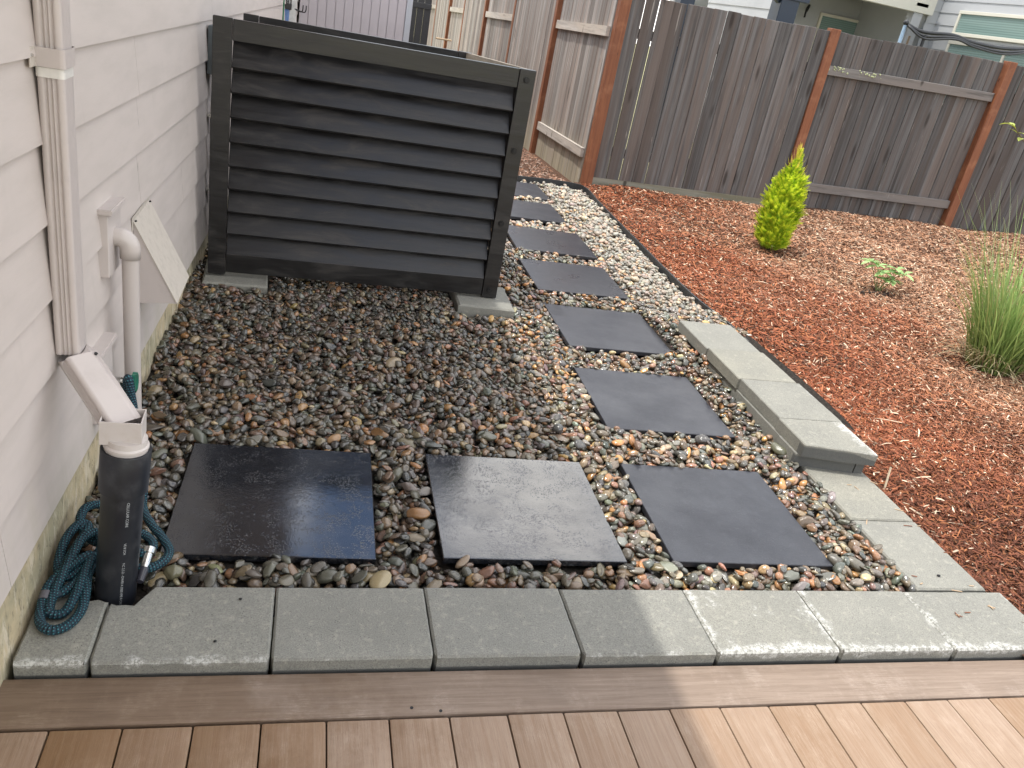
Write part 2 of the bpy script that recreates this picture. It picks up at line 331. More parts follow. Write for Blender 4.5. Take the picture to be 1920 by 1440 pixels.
# ------------------------------------------------------------------ object helpers
def tag(o, label, cat, group=None):
    o['label'] = label; o['category'] = cat
    if group: o['group'] = group
    return o
def root(name, loc, label, cat, group=None, rotz=0.0):
    o = bpy.data.objects.new(name, None); COL.objects.link(o); o.location = loc; o.rotation_euler = (0, 0, rotz)
    o.empty_display_size = 0.1
    return tag(o, label, cat, group)
def link(name, me, par=None, world_coords=True, loc=(0, 0, 0), rot=(0, 0, 0)):
    o = bpy.data.objects.new(name, me); COL.objects.link(o); o.location = loc; o.rotation_euler = rot
    if par is not None:
        o.parent = par
        if world_coords:
            p = par; m = Matrix.Identity(4)
            while p is not None:
                m = Matrix.LocRotScale(p.location, p.rotation_euler, p.scale) @ (p.matrix_parent_inverse if False else Matrix.Identity(4)) @ m if False else m
                p = None
            o.matrix_parent_inverse = WM(par).inverted()
    return o
def WM(o):
    m = Matrix.LocRotScale(o.location, o.rotation_euler, o.scale)
    if o.parent is not None: return WM(o.parent) @ o.matrix_parent_inverse @ m
    return m
def mesh_of(verts, faces, mat=None, smooth=False, name='shape'):
    me = bpy.data.meshes.new(name); me.from_pydata([tuple(v) for v in verts], [], faces); me.update()
    if mat: me.materials.append(mat)
    if smooth: me.polygons.foreach_set('use_smooth', [True] * len(me.polygons))
    return me
def bm_mesh(bm, mat, smooth=False):
    me = bpy.data.meshes.new('shape'); bm.normal_update(); bm.to_mesh(me); bm.free(); me.materials.append(mat)
    if smooth: me.polygons.foreach_set('use_smooth', [True] * len(me.polygons))
    return me
def box_bm(bm, a, b, bev=0.0, segs=1, mat4=None):
    a = Vector(a); b = Vector(b)
    r = bmesh.ops.create_cube(bm, size=1.0); vs = r['verts']
    bmesh.ops.scale(bm, vec=(b - a), verts=vs); bmesh.ops.translate(bm, vec=(a + b) / 2, verts=vs)
    if bev:
        es = list({e for v in vs for e in v.link_edges})
        vs = bmesh.ops.bevel(bm, geom=es, offset=bev, segments=segs, affect='EDGES', profile=0.6)['verts']
    if mat4 is not None: bmesh.ops.transform(bm, matrix=mat4, verts=list(set(vs)))
def box(name, a, b, mat, par=None, bev=0.0, segs=1, rot=None, world_coords=True):
    """box with its origin at its middle, so that object coordinates are its own"""
    a = Vector(a); b = Vector(b); c = (a + b) / 2
    bm = bmesh.new(); box_bm(bm, a - c, b - c, bev, segs)
    return link(name, bm_mesh(bm, mat), par, world_coords, c, rot or (0, 0, 0))
def cyl_bm(bm, p0, p1, r0, r1=None, n=20, cap=True):
    p0 = Vector(p0); p1 = Vector(p1); r1 = r0 if r1 is None else r1
    d = (p1 - p0); L = d.length; q = d.to_track_quat('Z', 'Y').to_matrix().to_4x4()
    bmesh.ops.create_cone(bm, cap_ends=cap, segments=n, radius1=r0, radius2=r1, depth=L, matrix=Matrix.Translation((p0 + p1) / 2) @ q)
def smooth_by_angle(me, deg=35):
    me.polygons.foreach_set('use_smooth', [True] * len(me.polygons))
    bm = bmesh.new(); bm.from_mesh(me)
    for e in bm.edges:
        if len(e.link_faces) == 2 and e.calc_face_angle(0) > math.radians(deg): e.smooth = False
    bm.to_mesh(me); bm.free(); return me
def cyl(name, p0, p1, r0, mat, par=None, r1=None, n=20):
    bm = bmesh.new(); cyl_bm(bm, p0, p1, r0, r1, n); return link(name, smooth_by_angle(bm_mesh(bm, mat)), par)
def catmull(P, step=0.006):
    P = [Vector(p) for p in P]; P = [P[0] * 2 - P[1]] + P + [P[-1] * 2 - P[-2]]; out = []
    for i in range(1, len(P) - 2):
        a, b, c, d = P[i - 1:i + 3]; n = max(2, int((c - b).length / step))
        for k in range(n):
            t = k / n
            out.append(0.5 * ((2 * b) + (c - a) * t + (2 * a - 5 * b + 4 * c - d) * t * t + (3 * b - 3 * c + d - a) * t ** 3))
    out.append(P[-2]); return out
def tube(name, pts, r, mat, par=None, n=12, rad=None):
    """swept tube with uv = (metres along, turns round)"""
    verts, faces = [], []; L = [0.0]
    for i in range(1, len(pts)): L.append(L[-1] + (pts[i] - pts[i - 1]).length)
    t0 = (pts[1] - pts[0]).normalized(); u = t0.orthogonal().normalized()
    for i, p in enumerate(pts):
        t = (pts[min(i + 1, len(pts) - 1)] - pts[max(i - 1, 0)]).normalized()
        u = (u - t * u.dot(t)).normalized(); w = t.cross(u); rr = rad(L[i]) if rad else r
        for k in range(n):
            a = 2 * math.pi * k / n; verts.append(p + (u * math.cos(a) + w * math.sin(a)) * rr)
    for i in range(len(pts) - 1):
        for k in range(n):
            k2 = (k + 1) % n; faces.append((i * n + k, i * n + k2, (i + 1) * n + k2, (i + 1) * n + k))
    faces.append(tuple(range(n))[::-1]); faces.append(tuple(range((len(pts) - 1) * n, len(pts) * n)))
    me = mesh_of(verts, faces, mat, True); uv = me.uv_layers.new(name='UVMap')
    for i in range(len(pts) - 1):
        for k in range(n):
            f = me.polygons[i * n + k]
            for li, (a, b) in zip(f.loop_indices, ((i, k), (i, k + 1), (i + 1, k + 1), (i + 1, k))): uv.data[li].uv = (L[a], b / n)
    return link(name, me, par)
def np_mesh(name, V, F, mat, smooth=True, pcol=None, pdry=None, par=None):
    """big mesh from arrays; F is (n,3) or (n,4)"""
    me = bpy.data.meshes.new(name); k = F.shape[1]
    me.vertices.add(len(V)); me.vertices.foreach_set('co', V.astype(np.float32).ravel())
    me.loops.add(F.size); me.loops.foreach_set('vertex_index', F.astype(np.int32).ravel())
    me.polygons.add(len(F)); me.polygons.foreach_set('loop_start', np.arange(0, F.size, k, dtype=np.int32))
    me.polygons.foreach_set('use_smooth', np.full(len(F), smooth))
    me.update(calc_edges=True); me.materials.append(mat)
    if pcol is not None:
        at = me.attributes.new('pcol', 'FLOAT_COLOR', 'POINT'); c = np.ones((len(V), 4), np.float32); c[:, :3] = pcol; at.data.foreach_set('color', c.ravel())
    if pdry is not None:
        at = me.attributes.new('pdry', 'FLOAT', 'POINT'); at.data.foreach_set('value', pdry.astype(np.float32))
    me.validate()
    return link(name, me, par)
def W(u, d, z):
    """point on the house wall: u along it, d out from it, z up"""
    return Vector((-0.165 + 0.018 * u + d, u, z - 0.028 * u))

# ------------------------------------------------------------------ ground sheets
def grid_sheet(name, x0, x1, y0, y1, nx, ny, zf, mat, skirt=0):
    xs = np.linspace(x0, x1, nx); ys = np.linspace(y0, y1, ny); V = []; F = []
    for y in ys:
        for x in xs: V.append((x, y, zf(x, y)))
    for j in range(ny - 1):
        for i in range(nx - 1): F.append((j * nx + i, j * nx + i + 1, (j + 1) * nx + i + 1, (j + 1) * nx + i))
    return link(name, mesh_of(V, F, mat, True))
yard = link('ground', mesh_of([(-80, -80, -0.32), (80, -80, -0.32), (80, 80, -0.32), (-80, 80, -0.32)], [(0, 1, 2, 3)], MYARD)); yard['kind'] = 'structure'
def gz(x, y):
    """height of the mulch bed"""
    z = -0.035 + 0.022 * max(0.0, x - 3.0) - 0.03 * max(0.0, y - 6.0) * (1.0 if x < 3.4 else 0.0)
    z += 0.014 * math.sin(x * 2.1 + 0.7) * math.sin(y * 1.9 + 1.2) + 0.008 * math.sin(x * 5.3 + y * 3.1) + 0.004 * math.sin(x * 11 + 2) * math.sin(y * 13)
    return z
def bed_edge(y): return float(np.interp(y, [-3, 2.3, 2.4, 2.72, 3.1, 3.7, 4.28, 5.0, 5.62, 6.05, 6.6], [2.70, 2.70, 2.92, 2.925, 2.895, 2.905, 2.93, 2.96, 2.99, 3.03, 3.05]))
mulch_bed = grid_sheet('mulch_bed', 0.0, 1.0, -3.0, 6.62, 150, 150, lambda t, y: 0.0, MSOIL)
for v in mulch_bed.data.vertices:      # rows start at the edge of the bed and widen to the right
    e = bed_edge(v.co.y); v.co.x = e + (13.0 - e) * v.co.x ** 1.5; v.co.z = gz(v.co.x, v.co.y); mulch_bed['kind'] = 'structure'
nb = link('neighbour_ground', mesh_of([(3.2, 6.7, -0.09), (40, 6.7, -0.09), (40, 60, -0.09), (3.2, 60, -0.09)], [(0, 1, 2, 3)], MYARD)); nb['kind'] = 'structure'
side = link('side_yard_ground', mesh_of([(-0.3, 6.2, -0.075), (3.4, 6.2, -0.075), (3.4, 32, -0.84), (-0.3, 32, -0.84)], [(0, 1, 2, 3)], MSOIL)); side['kind'] = 'structure'
def surf(x, y):
    """height the pebbles are filled to"""
    s = 0.004 + 0.005 * math.sin(x * 3.1 + y * 2.3) + 0.004 * math.sin(x * 7.7 - y * 5.1)
    if y < 0.42: s -= 0.008 * (0.42 - y) / .15
    if x > 2.2 and 0.95 < y < 3: s += 0.052 * min(1, (x - 2.2) / .22) * min(1, max(0, y - 0.95) / .6) * min(1, (3 - y) / .5)
    if 2.2 < y < 2.7 and -0.2 < x < 1.2: s += 0.02 * min(1, (y - 2.2) / .2)
    return s
gravel = grid_sheet('gravel_bed', -0.2, 3.03, 0.2, 6.3, 90, 160, lambda x, y: surf(x, y) - 0.046 - (0.02 if x > 2.9 else 0), MBASE); gravel['kind'] = 'structure'

# ------------------------------------------------------------------ stepping slabs, pavers, wall blocks
TILES = [  # x, y, angle, standing water, haze, label
 (0.087, 0.408, -0.021, 1.25, 0.04, 'wet black square slab beside the drain pipe, half mirror of blue sky'),
 (0.887, 0.408, -0.013, 0.80, 0.15, 'wet black slab in the front row between its two neighbours, rippled with water'),
 (1.650, 0.409, -0.024, 0.12, 0.75, 'damp black slab at the right end of the front row beside the grey pavers'),
 (1.703, 1.289, -0.025, 0.10, 0.85, 'square dark slab that begins the path behind the front row, beside the tallest end of the block wall'),
 (1.768, 2.149, -0.010, 0.12, 0.85, 'square dark slab beside the far end of the block wall'),
 (1.797, 2.992, -0.013, 0.30, 0.75, 'dark slab just right of the louvred box, partly in its shadow'),
 (1.839, 3.819, -0.021, 0.30, 0.65, 'dark slab third from the far end of the path, beside the louvred box post'),
 (1.850, 4.690, -0.010, 0.10, 0.6, 'small looking grey slab second from the far end of the path'),
 (1.905, 5.450, 0.0, 0.10, 0.6, 'farthest slab of the path, next to the bend of the black edging'),
]
TS = 0.597
def slab_mesh():
    bm = bmesh.new(); box_bm(bm, (0, 0, -0.024), (TS, TS, 0), 0.0022, 1); return bm_mesh(bm, MSLAB)
slabm = slab_mesh()
for x, y, a, w, h, lab in TILES:
    o = link('stepping_slab', slabm, loc=(x, y, -0.003), rot=(rnd.uniform(-.003, .003), rnd.uniform(-.003, .003), a)); o.color = (w, h, 0, 1)
    tag(o, lab, 'paving slab', 'black stepping slabs')

def paver_mesh(w, d, t, mat=MCON, par_front=False, bev=0.009, edge=None, notch=None):
    """paver with a grid on its top; attribute edge = nearness to its front (bloom gathers there). notch: function moving back-left points"""
    nx, ny = max(4, int(w / 0.02)), max(4, int(d / 0.02)); bm = bmesh.new(); g = []
    for j in range(ny + 1):
        for i in range(nx + 1):
            x = w * i / nx; y = d * j / ny; z = 0.0
            ex = min(x, w - x); ey = min(y, d - y)
            if i in (0, nx) or j in (0, ny): z = -bev
            g.append([x, y, z])
    px = [0, bev] + [w * i / nx for i in range(1, nx)] + [w - bev, w]
    py = [0, bev] + [d * j / ny for j in range(1, ny)] + [d - bev, d]
    V = []; idx = {}
    for j, y in enumerate(py):
        for i, x in enumerate(px):
            z = 0.0
            if i in (0, len(px) - 1) or j in (0, len(py) - 1): z = -bev
            jx = rnd.uniform(-.0007, .0007)
            if par_front and bev < .008 and j <= 1 and t > .0585: jx += (0.009 if j == 0 else 0.003) * (1 if i == 0 else -1 if i == len(px) - 1 else 0)
            p = Vector((x + jx, y + rnd.uniform(-.0007, .0007), z + rnd.uniform(-.0005, .0005)))
            if notch: p = notch(p)
            idx[i, j] = bm.verts.new(p)
    for j in range(len(py) - 1):
        for i in range(len(px) - 1): bm.faces.new((idx[i, j], idx[i + 1, j], idx[i + 1, j + 1], idx[i, j + 1]))
    loop = [idx[i, 0] for i in range(len(px))] + [idx[len(px) - 1, j] for j in range(1, len(py))] + [idx[i, len(py) - 1] for i in range(len(px) - 2, -1, -1)] + [idx[0, j] for j in range(len(py) - 2, 0, -1)]
    low = [bm.verts.new((v.co.x, v.co.y, -t)) for v in loop]
    for k in range(len(loop)):
        k2 = (k + 1) % len(loop); bm.faces.new((loop[k], low[k], low[k2], loop[k2]))
    bm.faces.new(low[::-1])
    me = bm_mesh(bm, mat)
    at = me.attributes.new('edge', 'FLOAT', 'POINT')
    vals = [ (-1.0 if v.co.z < -bev * 1.5 and v.co.y < 0.02 and par_front else 0.0 if v.co.z < -bev * 1.5 else (edge(v.co) if edge else max(0.0, 1 - v.co.y / 0.05))) for v in me.vertices]  # negative on front faces, where shade is painted into the colour
    at.data.foreach_set('value', vals); smooth_by_angle(me, 30)
    return me
PW, PD = 0.406, 0.272
border = root('paver_border', (1.2, 0.0, -0.06), 'row of grey concrete pavers between the deck and the pebbles', 'paving edge')
def put_paver(x, y, w, d, t, bloom, warm, z=0.0, rz=0.0, par=border, name='paver', edge=None, notch=None, tilt=None, bev=0.009):
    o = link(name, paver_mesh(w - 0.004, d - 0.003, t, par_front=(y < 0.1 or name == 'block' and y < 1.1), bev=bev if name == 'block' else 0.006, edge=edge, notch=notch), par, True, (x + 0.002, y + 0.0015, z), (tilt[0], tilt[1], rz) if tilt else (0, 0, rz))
    o.color = (bloom, warm, 0, 1); return o
def cut(p):   # broken corner round the drain pipe
    c = Vector((0.035, 0.272)); q = Vector((p.x, p.y))
    if p.x < 0.105 and p.y > 0.19:
        lim = 0.198 + 0.006 * math.sin(p.x * 160) + max(0.0, (p.x - 0.062)) * 1.9
        return Vector((p.x, min(p.y, lim), p.z - (0.004 if p.y > lim else 0)))
    return p
def cutL(p):
    if p.x > 0.105 and p.y > 0.2: return Vector((p.x, min(p.y, 0.212 + 0.004 * math.sin(p.x * 200)), p.z - .003))
    return p
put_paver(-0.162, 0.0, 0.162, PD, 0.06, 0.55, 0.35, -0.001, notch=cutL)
bl = [0.50, 0.22, 0.18, 0.42, 0.86, 0.74, 0.76]; wm = [0.2, 0.1, 0.0, 0.15, 0.35, 0.25, 0.2]
for k in range(7):
    w = PW if k < 6 else 0.405
    def edge(co, k=k, w=w):
        e = max(0.0, 1 - co.y / 0.05)
        if k >= 4: e = max(e, 0.9 * max(0, 1 - co.x / 0.035), 0.8 * max(0, 1 - (w - co.x) / 0.03))
        return e
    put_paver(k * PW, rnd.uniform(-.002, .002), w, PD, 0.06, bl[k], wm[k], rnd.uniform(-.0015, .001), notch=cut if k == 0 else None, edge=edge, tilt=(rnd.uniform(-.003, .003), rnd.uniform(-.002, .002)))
noedge = lambda co: 0.0
put_paver(2.500, 0.276, 0.290, 0.398, 0.06, 0.30, 0.30, 0.0, rz=-0.0, edge=lambda co: max(0, 1 - co.y / 0.02) * .7)
put_paver(2.500, 0.677, 0.290, 0.45, 0.06, 0.42, 0.9, 0.0, edge=noedge)
shear = lambda p: Vector((p.x, p.y - .055 * (p.x / 0.322) * max(0, 1 - p.y / .15), p.z))
lw = root('low_block_wall', (2.6, 1.1, 0), 'short retaining wall of grey concrete blocks two courses high between the pebbles and the mulch', 'garden wall')
BX = 2.462; BW = 0.322
ys = [1.03, 1.258, 1.64, 1.995, 2.375]
spec = [(0.72, 0.5), (0.45, 0.35), (0.40, 1.0), (0.12, 0.3)]
for k in range(4):
    y0, y1 = ys[k], ys[k + 1]; bloom, warm = spec[k]
    edge = (lambda co, k=k: (0.95 * max(0.0, 1 - (BW - co.x) / 0.10) if k < 2 else 0.0))
    xo = (0.0, 0.004, -0.008, -0.014)[k]
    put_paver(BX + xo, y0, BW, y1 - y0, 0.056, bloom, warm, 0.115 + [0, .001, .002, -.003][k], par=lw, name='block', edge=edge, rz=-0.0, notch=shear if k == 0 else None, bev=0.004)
for (y0, y1, xo) in [(1.055, 1.21, 0.0), (1.21, 1.58, 0.004), (1.58, 1.95, 0.006), (1.95, 2.37, 0.01)]:
    w = BW - 0.055
    put_paver(BX - 0.006 + xo, y0, w if y0 < 1.2 else BW - .01, y1 - y0, 0.058, 0.2, 0.1, 0.057, par=lw, name='block', edge=noedge, bev=0.004, notch=shear if y0 < 1.2 else None)
put_paver(BX + BW - 0.058, 1.012, 0.046, 0.18, 0.058, 0.2, 0.0, 0.056, par=lw, name='block', edge=noedge, bev=0.004)

# ------------------------------------------------------------------ deck
deck = root('deck', (1.0, -0.1, -0.035), 'wooden composite deck in the foreground with a darker picture frame board', 'deck')
ZD = -0.035
def board_mesh(w, L, t, mat, along='y', r=0.004):
    bm = bmesh.new()
    box_bm(bm, (-w / 2, -L / 2, -t) if along == 'y' else (-L / 2, -w / 2, -t), (w / 2, L / 2, 0) if along == 'y' else (L / 2, w / 2, 0), r, 2)
    return smooth_by_angle(bm_mesh(bm, mat), 50)
o = link('border_board', board_mesh(0.140, 6.0, 0.024, MBORD, 'x', 0.005), deck, True, (2.2, -0.0825, ZD), (0, 0, -0.001))
bmesh_deck = board_mesh(0.1428, 2.2, 0.024, MDECK, 'y', 0.0045)
for k in range(-3, 33):
    x = -0.040 + 0.1457 * k + 0.0728
    link('deck_board', bmesh_deck, deck, True, (x, -0.158 - 1.1 + rnd.uniform(-.001, .001), ZD - rnd.uniform(0, .0012)))
box('joist', (-0.8, -2.5, -0.15), (5.2, -0.03, -0.075), MBASE, deck)
def screw(x, y):
    return cyl('screw', (x, y, ZD - .001), (x, y, ZD + 0.0012), 0.0042, MSTEEL, deck, n=10)
screw(0.745, -0.128); screw(0.815, -0.140)

# ------------------------------------------------------------------ house with siding, foundation, eave
house = root('house', (-0.165, 0, 0), 'house side wall of pale pinkish grey lap siding over a stained concrete foundation', 'house')
Y0, Y1 = -6.0, 13.2
def wall_slab(name, u0, u1, d0b, d0t, z0, z1, th, mat, par):
    """board whose foot stands out d0b and whose head stands out d0t"""
    V = []
    for u in (u0, u1):
        V += [W(u, d0b, z0), W(u, d0t, z1), W(u, d0t - th, z1), W(u, d0b - th, z0)]
    F = [(0, 1, 5, 4), (1, 2, 6, 5), (2, 3, 7, 6), (3, 0, 4, 7), (3, 2, 1, 0), (4, 5, 6, 7)]
    bm = bmesh.new(); vs = [bm.verts.new(v) for v in V]
    for f in F: bm.faces.new([vs[i] for i in f])
    bmesh.ops.recalc_face_normals(bm, faces=bm.faces)
    return link(name, bm_mesh(bm, mat), par)
splits = {0: [3.0], 1: [1.358, 5.4], 2: [3.9], 3: [1.36, 6.2], 4: [2.2], 5: [4.6], 6: [0.02, 3.5], 7: [1.9], 8: [4.2], 9: [2.8]}
for k in range(-14, 8):
    if k > 6: continue
    z0 = 1.272 - 0.178 * k; z1 = z0 + 0.178 + 0.022
    zt = min(z1, 2.78)
    if z0 > 2.7: continue
    cuts = [Y0] + splits.get(k % 10, []) + [Y1]
    for a_, b_ in zip(cuts[:-1], cuts[1:]):
        wall_slab('siding_board', a_ + 0.0012, b_ - 0.0012, 0.0170, 0.0015, z0, zt, 0.009, MSID, house)
wall_slab('wall_core', Y0, Y1, -0.012, -0.012, 0.20, 2.8, 0.1, MTRIM, house)
wall_slab('foundation', Y0, Y1, -0.006, -0.006, -0.4, 0.206, 0.16, MFOUND, house)
def prism(name, pts, y0, y1, mat, par):
    V = [(x, y0, z) for x, z in pts] + [(x, y1, z) for x, z in pts]; n = len(pts)
    F = [tuple(range(n)), tuple(range(2 * n - 1, n - 1, -1))] + [(i, i + n, (i + 1) % n + n, (i + 1) % n) for i in range(n)]
    bm = bmesh.new(); vs = [bm.verts.new(v) for v in V]
    for f in F: bm.faces.new([vs[i] for i in f])
    bmesh.ops.recalc_face_normals(bm, faces=bm.faces); return link(name, bm_mesh(bm, mat), par)
EZ = 2.75
prism('soffit', [(-0.3, EZ), (0.43, EZ), (0.43, EZ + 0.02), (-0.3, EZ + 0.02)], Y0, Y1, MTRIM, house)
prism('fascia', [(0.432, EZ - 0.01), (0.452, EZ - 0.01), (0.452, EZ + 0.16), (0.432, EZ + 0.16)], Y0, Y1, MTRIM, house)
MROOF = m_flat('dark_shingles', (0.05, 0.048, 0.045), 0.9, bump=0.5)
prism('roof', [(0.46, EZ + 0.165), (0.46, EZ + 0.19), (-3.5, EZ + 2.19), (-7.5, EZ + 0.19), (-7.5, EZ + 0.0), (-3.5, EZ + 2.0), (0.3, EZ + 0.165)], Y0, Y1, MROOF, house)
prism('wall_core', [(-7.0, -0.4), (-6.9, -0.4), (-6.9, EZ), (-7.0, EZ)], Y0, Y1, MTRIM, house)

# ------------------------------------------------------------------ downspout
def rect_loft(name, secs, mat, par, ribs=True, open_end=False):
    """loft of a ribbed rectangular pipe: secs = (centre, across vector a, across vector b, half a, half b)"""
    def prof(a, b):
        P = []; r = 0.009
        def edge_pts(n, horizontal, sgn):
            out = []
            return out
        # walk round: four sides, each with shallow flutes, rounded corners
        sides = [((a, -b), (a, b)), ((a, b), (-a, b)), ((-a, b), (-a, -b)), ((-a, -b), (a, -b))]
        for si, ((x0, y0), (x1, y1)) in enumerate(sides):
            L = math.hypot(x1 - x0, y1 - y0); dx, dy = (x1 - x0) / L, (y1 - y0) / L; nx, ny = dy, -dx
            m = 25
            for i in range(m):
                t = r + (L - 2 * r) * i / (m - 1); dep = 0.0
                if ribs and si % 2 == 1:
                    q = (t - r) / (L - 2 * r)
                    if 0.10 < q < 0.90: dep = -0.0048 * (0.5 - 0.5 * math.cos(2 * math.pi * (q - 0.1) / 0.8 * 3)) ** 0.7
                if ribs and si == 0 and min(abs(t - L * .84), abs(t - L * .91)) < .0035: dep = -.0012
                P.append((x0 + dx * t + nx * dep, y0 + dy * t + ny * dep))
            cx, cy = x1 - dx * r - nx * r, y1 - dy * r - ny * r
            for k in (1, 2):
                an = k / 3 * math.pi / 2
                P.append((cx + r * (nx * math.cos(an) + dx * math.sin(an)), cy + r * (ny * math.cos(an) + dy * math.sin(an))))
        return P
    V = []; F = []; n = None
    for c, A, B, ha, hb in secs:
        P = prof(ha, hb); n = len(P); c = Vector(c); A = Vector(A); B = Vector(B)
        V += [c + A * x + B * y for x, y in P]
    for s in range(len(secs) - 1):
        for i in range(n): F.append((s * n + i, s * n + (i + 1) % n, (s + 1) * n + (i + 1) % n, (s + 1) * n + i))
    return link(name, smooth_by_angle(mesh_of(V, F, mat), 40), par)
dsx, dsy = -0.117, 0.448; HA, HB = 0.0265, 0.040
dsp = root('downspout', (dsx, dsy, 0.5), 'ribbed rectangular downspout on the siding whose kicked out foot feeds the black drain pipe', 'downspout')
X = Vector((1, 0, 0)); Y = Vector((0, 1, 0)); Z = Vector((0, 0, 1))
rect_loft('upper_pipe', [((dsx, dsy, 0.585), X, Y, HA, HB), ((dsx - .002, dsy, 1.6), X, Y, HA, HB), ((dsx - .002, dsy, 2.74), X, Y, HA, HB)], MDOWN, dsp)
e0 = Vector((dsx + 0.004, dsy - 0.006, 0.588)); e1 = Vector((0.030, 0.292, 0.462)); D = (e1 - e0).normalized()
Bv = Vector((-D.y, D.x, 0)).normalized(); Bv = Bv if Bv.y > 0 else -Bv
Av = Bv.cross(D) ; Av = Av if Av.z > 0 else -Av
s0 = e0 - D * 0.0
rect_loft('kick_out', [(e0 + Vector((0, 0, -.012)), (X * 0.95 + Z * 0.35), Y, HA * 1.0, HB), (e0 + D * 0.035, Av, Bv, HA, HB), (e1, Av, Bv, HA, HB)], MDOWN, dsp)
# strap round the pipe with a flange on the wall, and the bare band left under it
for nm, zc, hh, ex, mt in (('strap', 1.262, 0.038, 0.005, MDOWN), ('bare_band', 1.232, 0.020, 0.0012, m_flat('bare_white_metal', (.68, .66, .62), .4))):
    rect_loft(nm, [((dsx - .002, dsy, zc - hh / 2), X, Y, HA + ex, HB + ex), ((dsx - .002, dsy, zc + hh / 2), X, Y, HA + ex, HB + ex)], mt, dsp, ribs=False)
bm = bmesh.new(); c = W(0.385, 0.014, 1.273); box_bm(bm, c + Vector((-.002, -.012, -.020)), c + Vector((.002, .028, .020)), 0.001); link('strap_flange', bm_mesh(bm, MHOOD), dsp)
cyl('screw', c + Vector((.001, -.008, .004)), c + Vector((.006, -.008, .004)), .0035, MMETAL, dsp, n=10)
sp_ = e0 + D * 0.045 + Av * HA; cyl('screw', sp_ + Bv * .028, sp_ + Bv * .028 + Av * .003, .004, MSTEEL, dsp, n=8)

# ------------------------------------------------------------------ drain pipe with adapter
pb = Vector((-0.001, 0.270, -0.08)); pt = Vector((0.036, 0.282, 0.412)); PA = (pt - pb).normalized()
def onp(h): return pb + (pt - pb) * ((h - pb.z) / (pt.z - pb.z))
dp = root('drain_pipe', (0, 0.27, 0), 'upright black plastic drain pipe with white print standing at the corner of the pavers', 'drain pipe')
def lathe(name, c0, axis, prof, mat, par, n=40, deg=30):
    q = axis.to_track_quat('Z', 'Y'); V = []; F = []
    for h, r in prof:
        for k in range(n):
            a = 2 * math.pi * k / n; V.append(c0 + q @ Vector((r * math.cos(a), r * math.sin(a), h)))
    for s in range(len(prof) - 1):
        for k in range(n): F.append((s * n + k, s * n + (k + 1) % n, (s + 1) * n + (k + 1) % n, (s + 1) * n + k))
    return link(name, smooth_by_angle(mesh_of(V, F, mat), deg), par)
Lp = (pt - pb).length
lathe('pipe', pb, PA, [(0, 0.0495), (Lp - .02, 0.0495)], MABS, dp)
lathe('coupling', pb, PA, [(Lp - 0.116, 0.0497), (Lp - 0.113, 0.0565), (Lp - .002, 0.0575), (Lp, 0.0565), (Lp, 0.0505), (Lp - .03, 0.0495)], MABS, dp)
ad = root('gutter_adapter', tuple(pt), 'white square to round gutter adapter plugged into the top of the black pipe', 'adapter')
lathe('round_collar', pt - PA * 0.02, PA, [(0, 0.0485), (0.024, 0.049), (0.026, 0.051), (0.032, 0.051), (0.036, 0.047), (0.05, 0.046), (0.05, 0.0), ], MADAPT, ad)
bz0 = pt.z + 0.022; bm = bmesh.new(); cx, cy = 0.028, 0.290; hw, hd, hh, th = 0.046, 0.037, 0.062, 0.003
for a_, b_ in (((-hw, -hd), (hw, -hd + th)), ((-hw, hd - th), (hw, hd)), ((-hw, -hd + th), (-hw + th, hd - th)), ((hw - th, -hd + th), (hw, hd - th))):
    box_bm(bm, (a_[0], a_[1], 0), (b_[0], b_[1], hh), 0.0006)
box_bm(bm, (-hw + th, -hd + th, 0.0), (hw - th, hd - th, 0.003))
link('square_socket', bm_mesh(bm, MADAPT), ad, True, (cx, cy, bz0), (0, 0.02, 0.03))
# print on the pipe
def pipe_text(s, h, size, ang):
    cu = bpy.data.curves.new('print', 'FONT'); cu.body = s; cu.size = size; cu.resolution_u = 2
    to = bpy.data.objects.new('tmp', cu); COL.objects.link(to); dg = bpy.context.evaluated_depsgraph_get()
    me = bpy.data.meshes.new_from_object(to.evaluated_get(dg)); bpy.data.objects.remove(to)
    q = PA.to_track_quat('Z', 'Y'); R0 = 0.0499
    for v in me.vertices:
        a = ang + v.co.y / R0; v.co = onp(h) + q @ Vector((R0 * math.cos(a), R0 * math.sin(a), -v.co.x))
    me.materials.clear(); me.materials.append(MTEXT); me.name = 'print'
    o = link('printed_lettering', me, dp)
q = PA.to_track_quat('Z', 'Y'); tocam = (q.inverted() @ (Vector(cam.location if False else (0.417, -1.541, 1.54)) - onp(0.2))); A0 = math.atan2(tocam.y, tocam.x)
pipe_text('CELLULAR CORE', 0.285, 0.0095, A0 + 0.22)
pipe_text('VE 8 SCH', 0.165, 0.0085, A0 + 0.22)
pipe_text('NC 2.5.D - DWR', 0.105, 0.0085, A0 + 0.22)
pipe_text('3 A 2000 VPE R C413', 0.045, 0.0085, A0 + 0.22)

